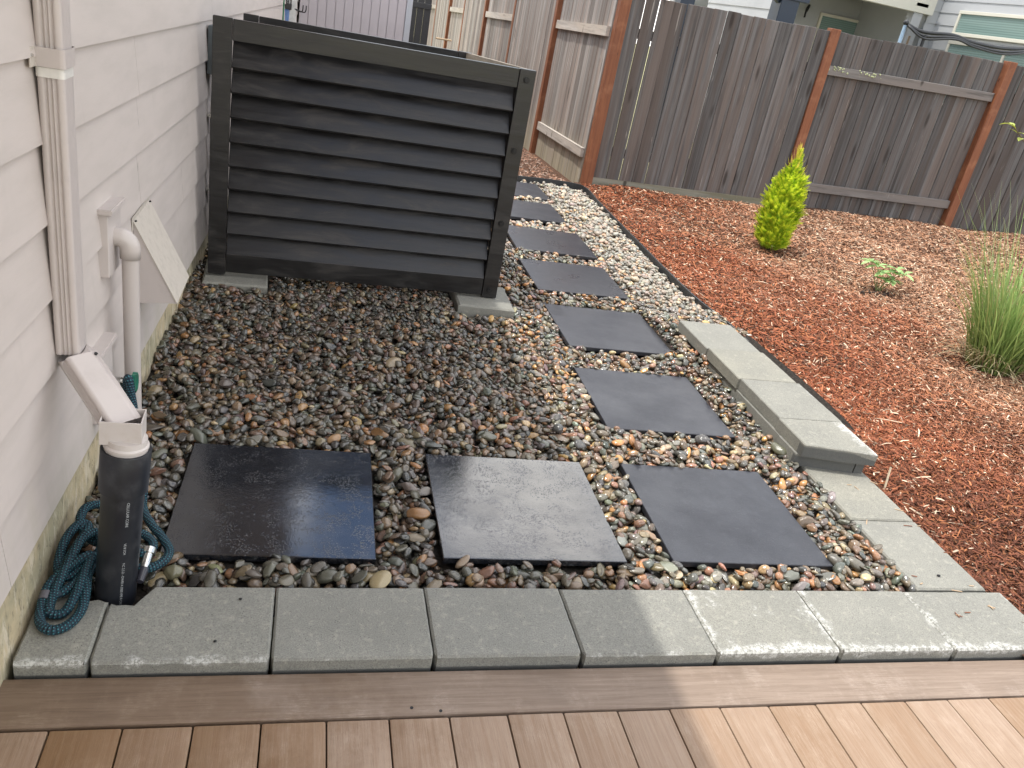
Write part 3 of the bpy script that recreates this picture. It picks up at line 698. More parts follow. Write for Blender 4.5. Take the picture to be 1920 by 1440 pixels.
# ------------------------------------------------------------------ conduit, mounting blocks, faucet, vent hood
def mount(u0, u1, z0, z1, nm, label, d=0.033):
    r_ = root(nm, tuple(W((u0 + u1) / 2, 0, (z0 + z1) / 2)), label, 'mounting block')
    V = [W(u, dd, z) for u in (u0, u1) for z in (z0, z1) for dd in (0.0, d)]
    bm = bmesh.new(); vs = [bm.verts.new(v) for v in V]
    for f in ((1, 3, 7, 5), (0, 1, 5, 4), (2, 6, 7, 3), (0, 2, 3, 1), (4, 5, 7, 6)): bm.faces.new([vs[i] for i in f])
    bmesh.ops.recalc_face_normals(bm, faces=bm.faces); bmesh.ops.bevel(bm, geom=list(bm.edges), offset=.002, segments=1, affect='EDGES')
    link('plate', bm_mesh(bm, MTRIM), r_)
    V = [W(u, dd, z) for u in (u0 - .01, u1 + .01) for z in (z1 - .001, z1 + .016) for dd in (0.0, d + .014)]
    bm = bmesh.new(); vs = [bm.verts.new(v) for v in V]
    for f in ((1, 3, 7, 5), (0, 1, 5, 4), (2, 6, 7, 3), (0, 2, 3, 1), (4, 5, 7, 6)): bm.faces.new([vs[i] for i in f])
    bmesh.ops.recalc_face_normals(bm, faces=bm.faces); bmesh.ops.bevel(bm, geom=list(bm.edges), offset=.003, segments=2, affect='EDGES')
    link('drip_cap', bm_mesh(bm, MTRIM), r_)
mount(0.855, 1.005, 0.645, 0.830, 'conduit_block', 'painted plate with drip cap on the siding, behind the conduit elbow')
mount(0.70, 0.86, 0.245, 0.455, 'faucet_block', 'painted plate on the siding behind the faucet, half hidden by the downspout foot')
cd = root('wall_conduit', (-0.08, 0.93, 0), 'painted plastic conduit coming out of its plate, bending down and running into the pebbles', 'conduit')
cz = 0.722; cyy = 0.935; x0 = W(cyy, 0.018, 0).x; xv = -0.076
pts = [Vector((x0, cyy, cz)), Vector((x0 + 0.012, cyy, cz))]
for k in range(9):
    a = math.pi / 2 * k / 8; pts.append(Vector((xv - 0.034 + 0.034 * math.sin(a), cyy, cz - 0.034 + 0.034 * math.cos(a))))
pts.append(Vector((xv, cyy, cz - 0.062)))
tube('elbow', pts, 0.0285, MPVC, cd, 20)
cyl('tube', (xv, cyy, cz - 0.06), (xv + .002, cyy - .01, -0.06), 0.0238, MPVC, cd, n=24)
bm = bmesh.new(); bmesh.ops.create_icosphere(bm, subdivisions=2, radius=1.0)
for v in bm.verts: v.co = Vector((x0 + .003, cyy, cz)) + Vector((v.co.x * 0.010, v.co.y * (0.036 + rnd.uniform(-.003, .003)), v.co.z * (0.037 + rnd.uniform(-.004, .004))))
link('sealant', bm_mesh(bm, MTRIM, True), cd)

fc = root('faucet', tuple(W(0.79, 0.03, 0.33)), 'outdoor metal faucet with a round green handwheel between downspout and conduit', 'faucet')
fb = Vector((-0.135, 0.80, 0.322)); 
cyl('body', fb, fb + Vector((0.055, -0.005, 0.0)), 0.014, MMETAL, fc)
cyl('stem', fb + Vector((0.05, -0.005, 0)), fb + Vector((0.088, -0.006, 0.004)), 0.007, MMETAL, fc)
cyl('spout', fb + Vector((0.042, -0.005, 0)), fb + Vector((0.060, -0.02, -0.035)), 0.0125, MMETAL, fc)
V = []; F = []; nseg = 48
hc = fb + Vector((0.092, -0.008, 0.002))
for s, (hx, sc) in enumerate(((-.006, .78), (-.006, 1), (.006, 1), (.006, .7), (.003, .3))):
    for k in range(nseg):
        a = 2 * math.pi * k / nseg; r_ = 0.031 * (1 - 0.10 * (0.5 + 0.5 * math.cos(a * 8))) * sc
        V.append(hc + Vector((hx, math.cos(a) * r_, math.sin(a) * r_)))
for s in range(4):
    for k in range(nseg): F.append((s * nseg + k, s * nseg + (k + 1) % nseg, (s + 1) * nseg + (k + 1) % nseg, (s + 1) * nseg + k))
F.append(tuple(range(nseg))); F.append(tuple(range(4 * nseg, 5 * nseg)))
link('handwheel', mesh_of(V, F, MGREEN), fc)

vh = root('vent_hood', tuple(W(1.4, 0.05, 0.55)), 'speckled cream sheet metal vent hood sloping out from the siding', 'vent hood')
y0, y1 = 1.275, 1.548
def sheet(name, quad, th, mat, par):
    q_ = [Vector(p) for p in quad]; n_ = (q_[1] - q_[0]).cross(q_[2] - q_[0]).normalized() * th
    V = q_ + [p + n_ for p in q_]; k = len(q_)
    F = [tuple(range(k)), tuple(range(2 * k - 1, k - 1, -1))] + [(i, i + k, (i + 1) % k + k, (i + 1) % k) for i in range(k)]
    bm = bmesh.new(); vs = [bm.verts.new(v) for v in V]
    for f in F: bm.faces.new([vs[i] for i in f])
    bmesh.ops.recalc_face_normals(bm, faces=bm.faces); return link(name, bm_mesh(bm, mat), par)
wt = -0.132; ht, hb_ = 0.668, 0.392
sheet('sloping_top', [(wt, y0 - .004, ht), (wt, y1 + .004, ht), (0.004, y1 + .004, hb_), (0.004, y0 - .004, hb_)], 0.002, MHOOD, vh)
sheet('side_cheek', [(wt, y0, ht - .006), (0.0, y0, hb_ - .002), (wt, y0, hb_ - .012)], 0.002, MDOWN, vh)
sheet('side_cheek', [(wt, y1, ht - .006), (0.0, y1, hb_ - .002), (wt, y1, hb_ - .012)], 0.002, MDOWN, vh)
sheet('nailing_flange', [(wt - .002, y0 - .02, ht - .03), (wt - .002, y1 + .012, ht - .03), (wt - .002, y1 + .012, ht + .014), (wt - .002, y0 - .02, ht + .014)], 0.0015, MHOOD, vh)
for yy in (y0 + .01, y1 - .01): cyl('nail', (wt, yy, ht - .005), (wt + .008, yy, ht - .001), .003, MSTEEL, vh, n=8)

# ------------------------------------------------------------------ garden hose
HOSE = [(-0.062, 0.775, 0.285), (-0.058, 0.765, 0.345), (-0.050, 0.752, 0.350), (-0.040, 0.735, 0.30), (-0.020, 0.70, 0.22), (-0.005, 0.66, 0.19), (0.015, 0.61, 0.12), (0.02, 0.55, 0.05), (0.055, 0.475, 0.045),
 (0.090, 0.430, 0.035), (0.118, 0.375, 0.03), (0.108, 0.325, 0.032), (0.065, 0.300, 0.028), (0.02, 0.335, 0.03), (-0.02, 0.42, 0.03), (-0.055, 0.50, 0.05), (-0.085, 0.53, 0.065), (-0.118, 0.50, 0.075), (-0.118, 0.44, 0.065),
 (-0.085, 0.40, 0.05), (-0.055, 0.375, 0.055), (-0.02, 0.40, 0.05), (0.03, 0.42, 0.055), (0.065, 0.40, 0.05), (0.078, 0.365, 0.05), (0.058, 0.34, 0.05), (0.02, 0.345, 0.06), (-0.035, 0.37, 0.04),
 (-0.060, 0.34, 0.03), (-0.072, 0.28, 0.03), (-0.088, 0.23, 0.03), (-0.112, 0.205, 0.028), (-0.122, 0.245, 0.03), (-0.118, 0.31, 0.045), (-0.10, 0.38, 0.06), (-0.098, 0.44, 0.06), (-0.12, 0.43, 0.07), (-0.138, 0.37, 0.06), (-0.134, 0.29, 0.035), (-0.105, 0.265, 0.03),
 (-0.072, 0.30, 0.045), (-0.045, 0.345, 0.06), (-0.065, 0.39, 0.075), (-0.092, 0.36, 0.08), (-0.104, 0.30, 0.065), (-0.115, 0.24, 0.045), (-0.122, 0.195, 0.028), (-0.118, 0.150, 0.017), (-0.088, 0.150, 0.014), (-0.072, 0.19, 0.03), (-0.064, 0.26, 0.05), (-0.06, 0.31, 0.06),
 (-0.076, 0.30, 0.065), (-0.110, 0.27, 0.05), (-0.138, 0.225, 0.035), (-0.140, 0.165, 0.018), (-0.128, 0.115, 0.0145), (-0.098, 0.092, 0.0135), (-0.066, 0.112, 0.0135), (-0.050, 0.160, 0.015), (-0.052, 0.215, 0.03), (-0.06, 0.27, 0.035), (-0.05, 0.33, 0.025)]
hose = root('garden_hose', (-0.09, 0.25, 0), 'tangled dark teal woven garden hose heaped round the foot of the black pipe', 'garden hose')
hp = catmull(HOSE, 0.003)
tube('hose_tube', hp, 0.0125, MHOSE, hose, 14, rad=lambda s: 0.0118 + 0.0006 * math.sin(s * 2 * math.pi / 0.0075))
sl = Vector(HOSE[55]); s2 = Vector(HOSE[54]); mid_ = (sl + s2) / 2; dv = (sl - s2).normalized()
MSLEEVE = m_flat('grey_sleeve', (0.10, 0.095, 0.11), 0.5)
cyl('sleeve', mid_ - dv * 0.011, mid_ + dv * 0.011, 0.0138, MSLEEVE, hose)
noz = root('hose_nozzle', (0.062, 0.29, 0.02), 'bright metal hose coupling with dark tip lying right of the black pipe on the pebbles', 'hose fitting')
n0 = Vector((0.072, 0.355, 0.052)); n1 = Vector((0.068, 0.30, 0.030)); n2 = Vector((0.064, 0.262, 0.018))
cyl('collar', n0, n0.lerp(n1, 0.28), 0.0175, MMETAL, noz); cyl('barrel', n0.lerp(n1, 0.28), n1, 0.0135, MMETAL, noz); cyl('tip', n1, n2, 0.0135, m_flat('dark_plastic_tip', (0.03, 0.03, 0.04), 0.3), noz, r1=0.009)

# ------------------------------------------------------------------ louvred equipment screen
SA = 0.035
scr = root('louvred_screen', (-0.045, 2.56, 0.045), 'large black stained louvred wooden box screen against the house wall', 'equipment screen', rotz=SA)
SW, SH, SD = 1.50, 1.195, 1.12
def sb(name, a, b, bev=0.002, mat=MBLK, rot=None): return box(name, a, b, mat, scr, bev, 1, rot, False)
LV = []
def panel(y, front, zt=0.0, flip=1):
    l_, r_ = (0.0, SW) if front else (0.075, SW - 0.10)
    sb('post', (l_, y, 0), (l_ + 0.083, y + 0.036 * flip, SH + zt))
    sb('post', (r_ - 0.083, y, 0), (r_, y + 0.036 * flip, SH + zt))
    sb('top_rail', (l_ + 0.085, y + .004 * flip, SH - 0.092 + zt), (r_ - 0.085, y + 0.036 * flip, SH - .002 + zt))
    sb('bottom_rail', (l_ + 0.085, y + .004 * flip, 0.012), (r_ - 0.085, y + 0.036 * flip, 0.108))
bml = bmesh.new(); box_bm(bml, (-(SW - 0.169) / 2, -0.009, -0.072), ((SW - 0.169) / 2, 0.009, 0.072), 0.0025, 1); louv = bm_mesh(bml, MBLK)
panel(0, True); panel(SD, False, -0.045)
for i in range(9):
    z = 1.102 - 0.1113 * (i + 0.5) + 0.004
    link('louver', louv, scr, False, (SW / 2, 0.046, z), (math.radians(-29), rnd.uniform(-.003, .003), 0))
    link('louver', louv, scr, False, (SW / 2 - .012, SD - 0.010, z - .03), (math.radians(37), 0, 0)).scale.x = .87
for z0, z1, m_ in ((SH - 0.09, SH - .002, MRAWG), (0.012, 0.10, MBLK)):
    dz = -0.045 if z0 > .5 else 0.0
    V = [(SW - .036, .038, z0), (SW - .002, .038, z0), (SW - .002, .038, z1), (SW - .036, .038, z1), (SW - .136, SD - .002, z0 + dz), (SW - .102, SD - .002, z0 + dz), (SW - .102, SD - .002, z1 + dz), (SW - .136, SD - .002, z1 + dz)]
    bm = bmesh.new(); vs = [bm.verts.new(v) for v in V]
    for f in ((0, 1, 2, 3), (7, 6, 5, 4), (0, 4, 5, 1), (1, 5, 6, 2), (2, 6, 7, 3), (3, 7, 4, 0)): bm.faces.new([vs[k] for k in f])
    bmesh.ops.recalc_face_normals(bm, faces=bm.faces); link('side_rail', bm_mesh(bm, m_), scr, False)
for i in range(9):
    z = 1.102 - 0.1113 * (i + 0.5)
    for x, s in ((SW - 0.02, -1),):
        bm = bmesh.new(); box_bm(bm, (-0.009, -SD / 2 + .04, -0.068), (0.009, SD / 2 - .04, 0.068), 0.002)
        link('louver', bm_mesh(bm, MBLK), scr, False, (x - .05, SD / 2, z), (0, math.radians(27) * s, .09))
for z in (1.145, 0.80, 0.42, 0.045):
    bm = bmesh.new(); cyl_bm(bm, (0, 0, 0), (0, -0.003, 0), 0.0165, n=24); cyl_bm(bm, (0, -0.003, 0), (0, -0.009, 0), 0.0115, n=6)
    link('bolt', bm_mesh(bm, MSTEEL), scr, False, (SW - 0.045, 0.0, z))
for x, y_, rz, lab in ((-0.06, 2.46, 0.05, 'grey concrete pad under the wall side post of the black box, half buried in pebbles'), (1.225, 2.475, -0.02, 'pale concrete pad under the outer post of the black box')):
    o = link('concrete_pad', paver_mesh(0.31, 0.36, 0.07, edge=noedge), loc=(x, y_, 0.040 if x > 0 else 0.034), rot=(0, 0, rz)); o.color = (0.1, 0.5, 0, 1); tag(o, lab, 'concrete pad', 'pads under the black box')
st = box('stick', (-0.05, -0.008, 0), (0.05, 0.008, 0.010), MTAN, None, 0.003); st.location = (1.13, 3.72, 1.245); st.rotation_euler = (0, 0, 0.2); tag(st, 'short tan piece of wood lying on the back edge of the black box', 'piece of wood')
# things on the wall behind the left post
MBOXG = m_flat('grey_electrical_box', (0.10, 0.12, 0.13), 0.45)
eb = root('disconnect_box', tuple(W(2.92, 0.05, 1.1)), 'dark grey electrical box on the siding behind the top of the black box', 'electrical box')
def wbox(name, u0, u1, d0, d1, z0, z1, mat, par, bev=.003):
    V = [W(u, d, z) for u in (u0, u1) for d in (d0, d1) for z in (z0, z1)]
    bm = bmesh.new(); vs = [bm.verts.new(v) for v in V]
    for f in ((0, 1, 3, 2), (4, 6, 7, 5), (0, 4, 5, 1), (2, 3, 7, 6), (0, 2, 6, 4), (1, 5, 7, 3)): bm.faces.new([vs[i] for i in f])
    bmesh.ops.recalc_face_normals(bm, faces=bm.faces)
    if bev: bmesh.ops.bevel(bm, geom=list(bm.edges), offset=bev, segments=1, affect='EDGES')
    return link(name, bm_mesh(bm, mat), par)
wbox('housing', 2.86, 3.02, 0.014, 0.095, 1.03, 1.25, MBOXG, eb); wbox('cover', 2.855, 3.025, 0.097, 0.104, 1.025, 1.255, MBOXG, eb)
ec = root('metal_conduit', tuple(W(2.95, 0.05, 0.3)), 'thin metal conduit with clips going down the siding behind the black box post', 'conduit')
tube('conduit_tube', catmull([W(2.93, .05, 1.03), W(2.93, .035, .9), W(2.93, .035, .6), W(2.93, .04, .4), W(2.95, .08, .3)], .03), 0.011, MMETAL, ec)
tube('whip', catmull([W(2.97, .06, 1.03), W(2.95, .075, .85), W(2.95, .05, .62), W(2.95, .05, .45), W(2.98, .12, .32)], .03), 0.010, MEDGE, ec)
for z in (.83, .46): wbox('clip', 2.90, 2.985, 0.014, 0.052, z - .008, z + .008, MMETAL, ec, 0)

# ------------------------------------------------------------------ plastic edging
def ribbon(name, pts, z0f, h, th, mat, label, cat):
    V = []; F = []; P = catmull([(x, y, 0) for x, y in pts], 0.05)
    for i, p in enumerate(P):
        t = (P[min(i + 1, len(P) - 1)] - P[max(0, i - 1)]).normalized(); n_ = Vector((-t.y, t.x, 0)) * th / 2; z = z0f(p.x, p.y)
        V += [p + n_ + Z * (z - 0.06), p + n_ + Z * (z + h), p - n_ + Z * (z + h), p - n_ + Z * (z - 0.06)]
    for i in range(len(P) - 1):
        a = 4 * i
        for k in range(4): F.append((a + k, a + (k + 1) % 4, a + 4 + (k + 1) % 4, a + 4 + k))
    F += [(0, 1, 2, 3), tuple(range(len(V) - 4, len(V)))[::-1]]
    bm = bmesh.new(); vs = [bm.verts.new(v) for v in V]
    for f in F: bm.faces.new([vs[i] for i in f])
    bmesh.ops.recalc_face_normals(bm, faces=bm.faces); o = link(name, bm_mesh(bm, mat)); tag(o, label, cat); return o
EDGE = [(2.93, 2.40), (2.935, 2.72), (2.90, 3.10), (2.91, 3.7), (2.935, 4.28), (2.965, 5.0), (2.995, 5.62), (3.03, 6.05), (2.98, 6.25), (2.72, 6.29), (2.36, 6.24), (1.9, 6.2), (1.2, 6.15), (0.2, 6.1)]
ribbon('plastic_edging', EDGE, lambda x, y: -0.002, 0.016, 0.013, MEDGE, 'black plastic edging strip that separates the pale pebbles from the mulch', 'garden edging')

# ------------------------------------------------------------------ pebbles
def ico(sub):
    bm = bmesh.new(); bmesh.ops.create_icosphere(bm, subdivisions=sub, radius=1.0); bm.verts.ensure_lookup_table()
    V = np.array([v.co[:] for v in bm.verts]); F = np.array([[v.index for v in f.verts] for f in bm.faces]); bm.free(); return V, F
def octa():
    V = np.array([(1, 0, 0), (-1, 0, 0), (0, 1, 0), (0, -1, 0), (0, 0, 1), (0, 0, -1)], float)
    F = [(0, 2, 4), (2, 1, 4), (1, 3, 4), (3, 0, 4), (2, 0, 5), (1, 2, 5), (3, 1, 5), (0, 3, 5)]
    V = list(map(tuple, V)); E = {}; G = []
    def mid(a, b):
        k = (min(a, b), max(a, b))
        if k not in E:
            m = (np.array(V[a]) + np.array(V[b])); V.append(tuple(m / np.linalg.norm(m))); E[k] = len(V) - 1
        return E[k]
    for a, b, c in F:
        ab, bc, ca = mid(a, b), mid(b, c), mid(c, a); G += [(a, ab, ca), (ab, b, bc), (ca, bc, c), (ab, bc, ca)]
    return np.array(V), np.array(G)
ICO1, ICO2, OCT = ico(2), ico(3), octa()   # blender counts subdivisions from one
ICOL = ico(2)
def shape_bank(base, n, seed):
    r = np.random.default_rng(seed); V, F = base; out = []
    for _ in range(n):
        P = V.copy()
        for _k in range(3):      # soft lumps
            d = r.normal(size=3); d /= np.linalg.norm(d); P *= (1 + r.uniform(-.16, .16) * (V @ d))[:, None]
        P *= (1 + .10 * np.sin(V @ r.normal(size=3) * 2.2 + r.uniform(0, 6)))[:, None]
        for _k in range(r.integers(2, 7)):   # worn flats
            d = r.normal(size=3); d /= np.linalg.norm(d); lim = r.uniform(.55, .85); h = P @ d
            P -= np.maximum(h - lim, 0)[:, None] * d[None] * .93
        out.append(P)
    return out
PAL = np.array((1.06, 1.0, 0.84)) * np.array([(0.060, 0.062, 0.062), (0.085, 0.080, 0.072), (0.040, 0.044, 0.048), (0.115, 0.105, 0.090), (0.10, 0.068, 0.050), (0.16, 0.115, 0.078),
                (0.27, 0.135, 0.055), (0.33, 0.20, 0.085), (0.20, 0.105, 0.075), (0.13, 0.088, 0.088), (0.075, 0.088, 0.085), (0.24, 0.20, 0.145), (0.38, 0.31, 0.20), (0.12, 0.125, 0.12)])
PWT = np.array([12, 14, 9, 12, 13, 11, 6.0, 2.6, 6, 5.5, 5, 4.5, 1.6, 7]); PWT = PWT / PWT.sum()
tiles_c = [(x, y, a) for x, y, a, *_ in TILES]
edge_pts = np.array([(p.x, p.y) for p in catmull([(x, y, 0) for x, y in EDGE], 0.05)])
def allowed(x, y, m):
    if x < -0.165 + 0.018 * y - 0.004 + m * .5: return False
    if y < PD + m * .55: 
        return False
    if x > 2.502 and y < 1.12: return False
    if BX - 0.004 < x and 1.0 < y < 2.375 + m * .4: return False
    if x > 2.3 and y > 2.4:
        if y < 6.1:
            ex = np.interp(y, edge_pts[:120, 1], edge_pts[:120, 0]) if False else np.interp(y, [2.4, 2.72, 3.1, 3.7, 4.28, 5.0, 5.62, 6.05, 6.3], [2.93, 2.935, 2.90, 2.91, 2.935, 2.965, 2.995, 3.03, 3.0])
            if x > ex - .009 - m * .8: return False
        elif x > 2.97: return False
    if y > 6.2 - m * .5 and x > 2.3: return y < 6.23 - m and x < 2.95
    if y > 6.1: return False
    for tx, ty, a in tiles_c:
        dx, dy = x - tx, y - ty; c_, s_ = math.cos(-a), math.sin(-a); u = dx * c_ - dy * s_; v = dx * s_ + dy * c_
        if -m * .75 < u < TS + m * .75 and -m * .75 < v < TS + m * .6: return False
    if (x - 0.0) ** 2 + (y - 0.27) ** 2 < (0.048 + m) ** 2: return False
    if (x - xv) ** 2 + (y - cyy) ** 2 < (0.022 + m) ** 2: return False
    for px_, py_ in ((-0.06, 2.46), (1.225, 2.475)):
        if px_ - m * .7 < x < px_ + .31 + m * .7 and py_ - m * .4 + (0.0 if px_ > 0 else 0.03) < y < py_ + .36: return False
    return True
GX0, GY0, CS = -0.25, 0.2, 0.004
NXg, NYg = int(3.4 / CS), int(6.3 / CS)
H = np.array([[surf(GX0 + CS * i * 8, GY0 + CS * j * 8) - 0.046 for j in range(NYg // 8 + 1)] for i in range(NXg // 8 + 1)], np.float32).repeat(8, 0).repeat(8, 1)[:NXg, :NYg].copy()
HX = GX0 + CS * np.arange(NXg)[:, None]; HY = GY0 + CS * np.arange(NYg)[None, :]
solid = (HX > BX - 0.002) & (HY > 1.0) & (HY < 2.38) | (HX < -0.163 + 0.018 * HY) | (HY < 0.272) | (HX > 2.5) & (HY < 1.1)
for tx, ty, a in tiles_c: solid |= (HX > tx) & (HX < tx + TS) & (HY > ty) & (HY < ty + TS)
H = np.where(solid, H + 0.030, H).astype(np.float32)       # pebbles lean on what stands in the bed
peb = {'near': [], 'mid': [], 'far': []}; near_objs = []
CAMP = np.array((0.417, -1.541, 1.54))
cand = []
def add_cands(x0, x1, y0, y1, n, smin, smax):
    for _ in range(n):
        x = rnd.uniform(x0, x1); y = rnd.uniform(y0, y1); s = rnd.uniform(smin, smax) ** 1.0
        cand.append((x, y, s))
A_near = 2.66 * 0.95; 
add_cands(-0.14, 2.5, 0.27, 1.25, 10000, .0104, .0190)
add_cands(-0.13, 2.5, 1.25, 2.75, 17000, .0098, .0172)
add_cands(1.35, 3.05, 2.4, 4.4, 10000, .0112, .0180)
add_cands(1.50, 3.05, 4.4, 6.28, 7600, .0120, .0190)
add_cands(-0.12, 0.05, 2.4, 3.4, 420, .010, .017)
rnd.shuffle(cand)
placed = []
for (x, y, s) in cand:
    if rnd.random() < .05: s *= 1.5
    elif rnd.random() < .2: s *= .72
    el = rnd.uniform(1.0, 1.7); fl = rnd.uniform(.34, .80)
    a_, b_, c_ = s * el, s * rnd.uniform(.85, 1.05), s * fl
    rm = (a_ + b_) / 2
    if not allowed(x, y, rm): continue
    i, j = int((x - GX0) / CS), int((y - GY0) / CS); k = max(2, int(rm / CS))
    if i - k < 0 or j - k < 0: continue
    patch = H[i - k:i + k + 1, j - k:j + k + 1]
    if patch.shape != (2 * k + 1, 2 * k + 1): continue
    base = float(np.partition(patch.ravel(), int(patch.size * .62))[int(patch.size * .62)])
    zc = base + c_ * 0.62
    if zc + c_ * .35 > surf(x, y) + rnd.uniform(0, .010): continue
    gx = float(patch[-1, :].mean() - patch[0, :].mean()) / (2 * k * CS); gy = float(patch[:, -1].mean() - patch[:, 0].mean()) / (2 * k * CS)
    gx = max(-.9, min(.9, gx)) * .8 + rnd.gauss(0, .18); gy = max(-.9, min(.9, gy)) * .8 + rnd.gauss(0, .18)
    up = Vector((-gx, -gy, 1)).normalized(); q_ = up.to_track_quat('Z', 'Y') @ Euler((0, 0, rnd.uniform(0, 6.283))).to_quaternion()
    placed.append((x, y, zc, a_, b_, c_, q_))
    yy, xx = np.meshgrid(np.arange(-k, k + 1), np.arange(-k, k + 1)); rr = (xx ** 2 + yy ** 2) / (k * k + .5)
    dome = zc + c_ * np.sqrt(np.clip(1 - rr, 0, 1)) + (-gx * xx * 0 + gx * xx + gy * yy) * CS
    H[i - k:i + k + 1, j - k:j + k + 1] = np.where(rr < 1, np.maximum(patch, dome), patch)
print('pebbles', len(placed))
def pebble_look(x, y):
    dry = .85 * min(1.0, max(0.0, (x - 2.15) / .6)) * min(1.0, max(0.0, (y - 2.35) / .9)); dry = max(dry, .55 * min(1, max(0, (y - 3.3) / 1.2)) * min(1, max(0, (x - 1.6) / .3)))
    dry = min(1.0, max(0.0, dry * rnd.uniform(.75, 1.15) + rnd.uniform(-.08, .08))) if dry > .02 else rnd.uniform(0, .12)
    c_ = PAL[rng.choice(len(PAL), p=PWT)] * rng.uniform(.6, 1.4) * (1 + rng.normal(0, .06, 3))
    c_ = c_ * (0.62 + 0.62 * min(1, max(0, (x - 0.9) / .7)))  # brighter out of the house shade: sunlight, with some drying, put into the colour
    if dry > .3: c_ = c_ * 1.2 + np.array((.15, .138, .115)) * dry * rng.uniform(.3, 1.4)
    return np.clip(c_, 0.01, .8), dry
dist = np.array([np.linalg.norm(np.array(p[:3]) - CAMP) for p in placed]); top = np.array([p[2] for p in placed])
size = np.array([p[3] for p in placed]); big = size / dist * (top > -0.03)
near_idx = set(np.argsort(-big)[:300].tolist())
bank_o = []
for k, P in enumerate(shape_bank(ICO2, 14, 3)):
    me = mesh_of(P, [tuple(int(q) for q in f) for f in ICO2[1]], MPEB1, True); bank_o.append(me)
banks = {'mid': (shape_bank(ICOL, 40, 5), ICOL[1]), 'far': (shape_bank(OCT, 30, 6), OCT[1])}
acc = {'mid': ([], [], [], []), 'far': ([], [], [], [])}; cnt = {'mid': 0, 'far': 0}
for n_, (x, y, z, a_, b_, c_, q_) in enumerate(placed):
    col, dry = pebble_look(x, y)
    if n_ in near_idx:
        o = bpy.data.objects.new('pebble', bank_o[n_ % 14]); COL.objects.link(o); o.parent = gravel
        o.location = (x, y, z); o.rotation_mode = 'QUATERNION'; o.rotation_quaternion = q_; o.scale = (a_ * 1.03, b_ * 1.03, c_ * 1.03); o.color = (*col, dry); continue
    kind = 'mid' if y < 2.75 and not (z < -0.045) else 'far'
    B, F = banks[kind]; P = B[n_ % len(B)] * np.array((a_, b_, c_)) * 1.05 @ np.array(q_.to_matrix()).T + np.array((x, y, z))
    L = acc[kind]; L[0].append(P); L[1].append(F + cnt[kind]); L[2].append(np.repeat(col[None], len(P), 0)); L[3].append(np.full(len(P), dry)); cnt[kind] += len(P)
for kind in acc:
    L = acc[kind]
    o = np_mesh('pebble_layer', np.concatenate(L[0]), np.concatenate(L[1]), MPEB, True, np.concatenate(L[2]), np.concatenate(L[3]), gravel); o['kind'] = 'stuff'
    print(kind, len(o.data.polygons))

# ------------------------------------------------------------------ mulch chips
def noise2(x, y, f, s):   # cheap smooth value noise
    return (np.sin(x * f + s) * np.sin(y * f * 1.13 + s * 2.1) + np.sin(x * f * 2.3 + y * f * 1.7 + s) * .5 + np.sin(x * f * 0.7 - y * f * 1.9 + s * .3) * .5) / 2
def chips(name, X_, Y_, Zf, Lr, Wr, colf, par, lift=.012, seed=1):
    r = np.random.default_rng(seed); n_ = len(X_)
    th = r.uniform(0, 2 * np.pi, n_); L = r.uniform(*Lr, n_) * (1 + (r.random(n_) < .06) * 1.0); Wd = r.uniform(*Wr, n_)
    pitch = r.normal(0, .28, n_); roll = r.normal(0, .5, n_); Z0 = Zf + r.uniform(0, lift, n_)
    d = np.stack([np.cos(th) * np.cos(pitch), np.sin(th) * np.cos(pitch), np.sin(pitch)], 1)
    s = np.stack([-np.sin(th) * np.cos(roll), np.cos(th) * np.cos(roll), np.sin(roll)], 1)
    up = np.cross(d, s); P0 = np.stack([X_, Y_, Z0], 1); V = np.zeros((n_, 6, 3))
    curl = r.uniform(-.12, .25, n_)
    for k, t in enumerate((-.5, 0, .5)):
        w = Wd * (1.0 if k == 1 else r.uniform(.25, .9, n_)) / 2
        c_ = P0 + d * (L * t)[:, None] + up * (L * curl * (.5 - abs(t) * 1))[:, None]
        V[:, 2 * k] = c_ - s * w[:, None]; V[:, 2 * k + 1] = c_ + s * w[:, None]
    F0 = np.array([(0, 1, 3, 2), (2, 3, 5, 4)]); F = (F0[None] + (np.arange(n_) * 6)[:, None, None]).reshape(-1, 4)
    col = colf(X_, Y_, r); C_ = np.repeat(col, 6, 0)
    return np_mesh(name, V.reshape(-1, 3), F, MMULCH, False, C_, None, par)
gzv = np.vectorize(gz)
def mulch_col(x, y, r):
    n_ = len(x); red = np.array((0.31, 0.103, 0.050)); dark = np.array((0.085, 0.034, 0.022)); tan = np.array((0.40, 0.225, 0.140)); org = np.array((0.40, 0.165, 0.065)); pale = np.array((0.68, 0.55, 0.40))
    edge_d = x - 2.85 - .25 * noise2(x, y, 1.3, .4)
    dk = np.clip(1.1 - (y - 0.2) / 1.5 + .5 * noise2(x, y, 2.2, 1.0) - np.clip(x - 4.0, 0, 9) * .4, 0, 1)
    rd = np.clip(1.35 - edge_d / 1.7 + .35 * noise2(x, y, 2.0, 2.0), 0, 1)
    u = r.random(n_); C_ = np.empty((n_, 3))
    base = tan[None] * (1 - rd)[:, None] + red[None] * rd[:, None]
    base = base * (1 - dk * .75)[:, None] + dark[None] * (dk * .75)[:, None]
    C_[:] = base; m = u < .25; C_[m] = (base * .45)[m]; m = (u > .25) & (u < .42); C_[m] = (base * .5 + org * .5)[m]
    m = u > (.87 + .07 * rd + .03 * dk); C_[m] = (pale * .8 + base * .2)[m]
    return np.clip(C_ * r.uniform(.65, 1.35, (n_, 1)), .01, .85)
def scatter(n_, x0, x1, y0, y1, pred, seed):
    r = np.random.default_rng(seed); x = r.uniform(x0, x1, n_); y = r.uniform(y0, y1, n_); m = pred(x, y); return x[m], y[m]
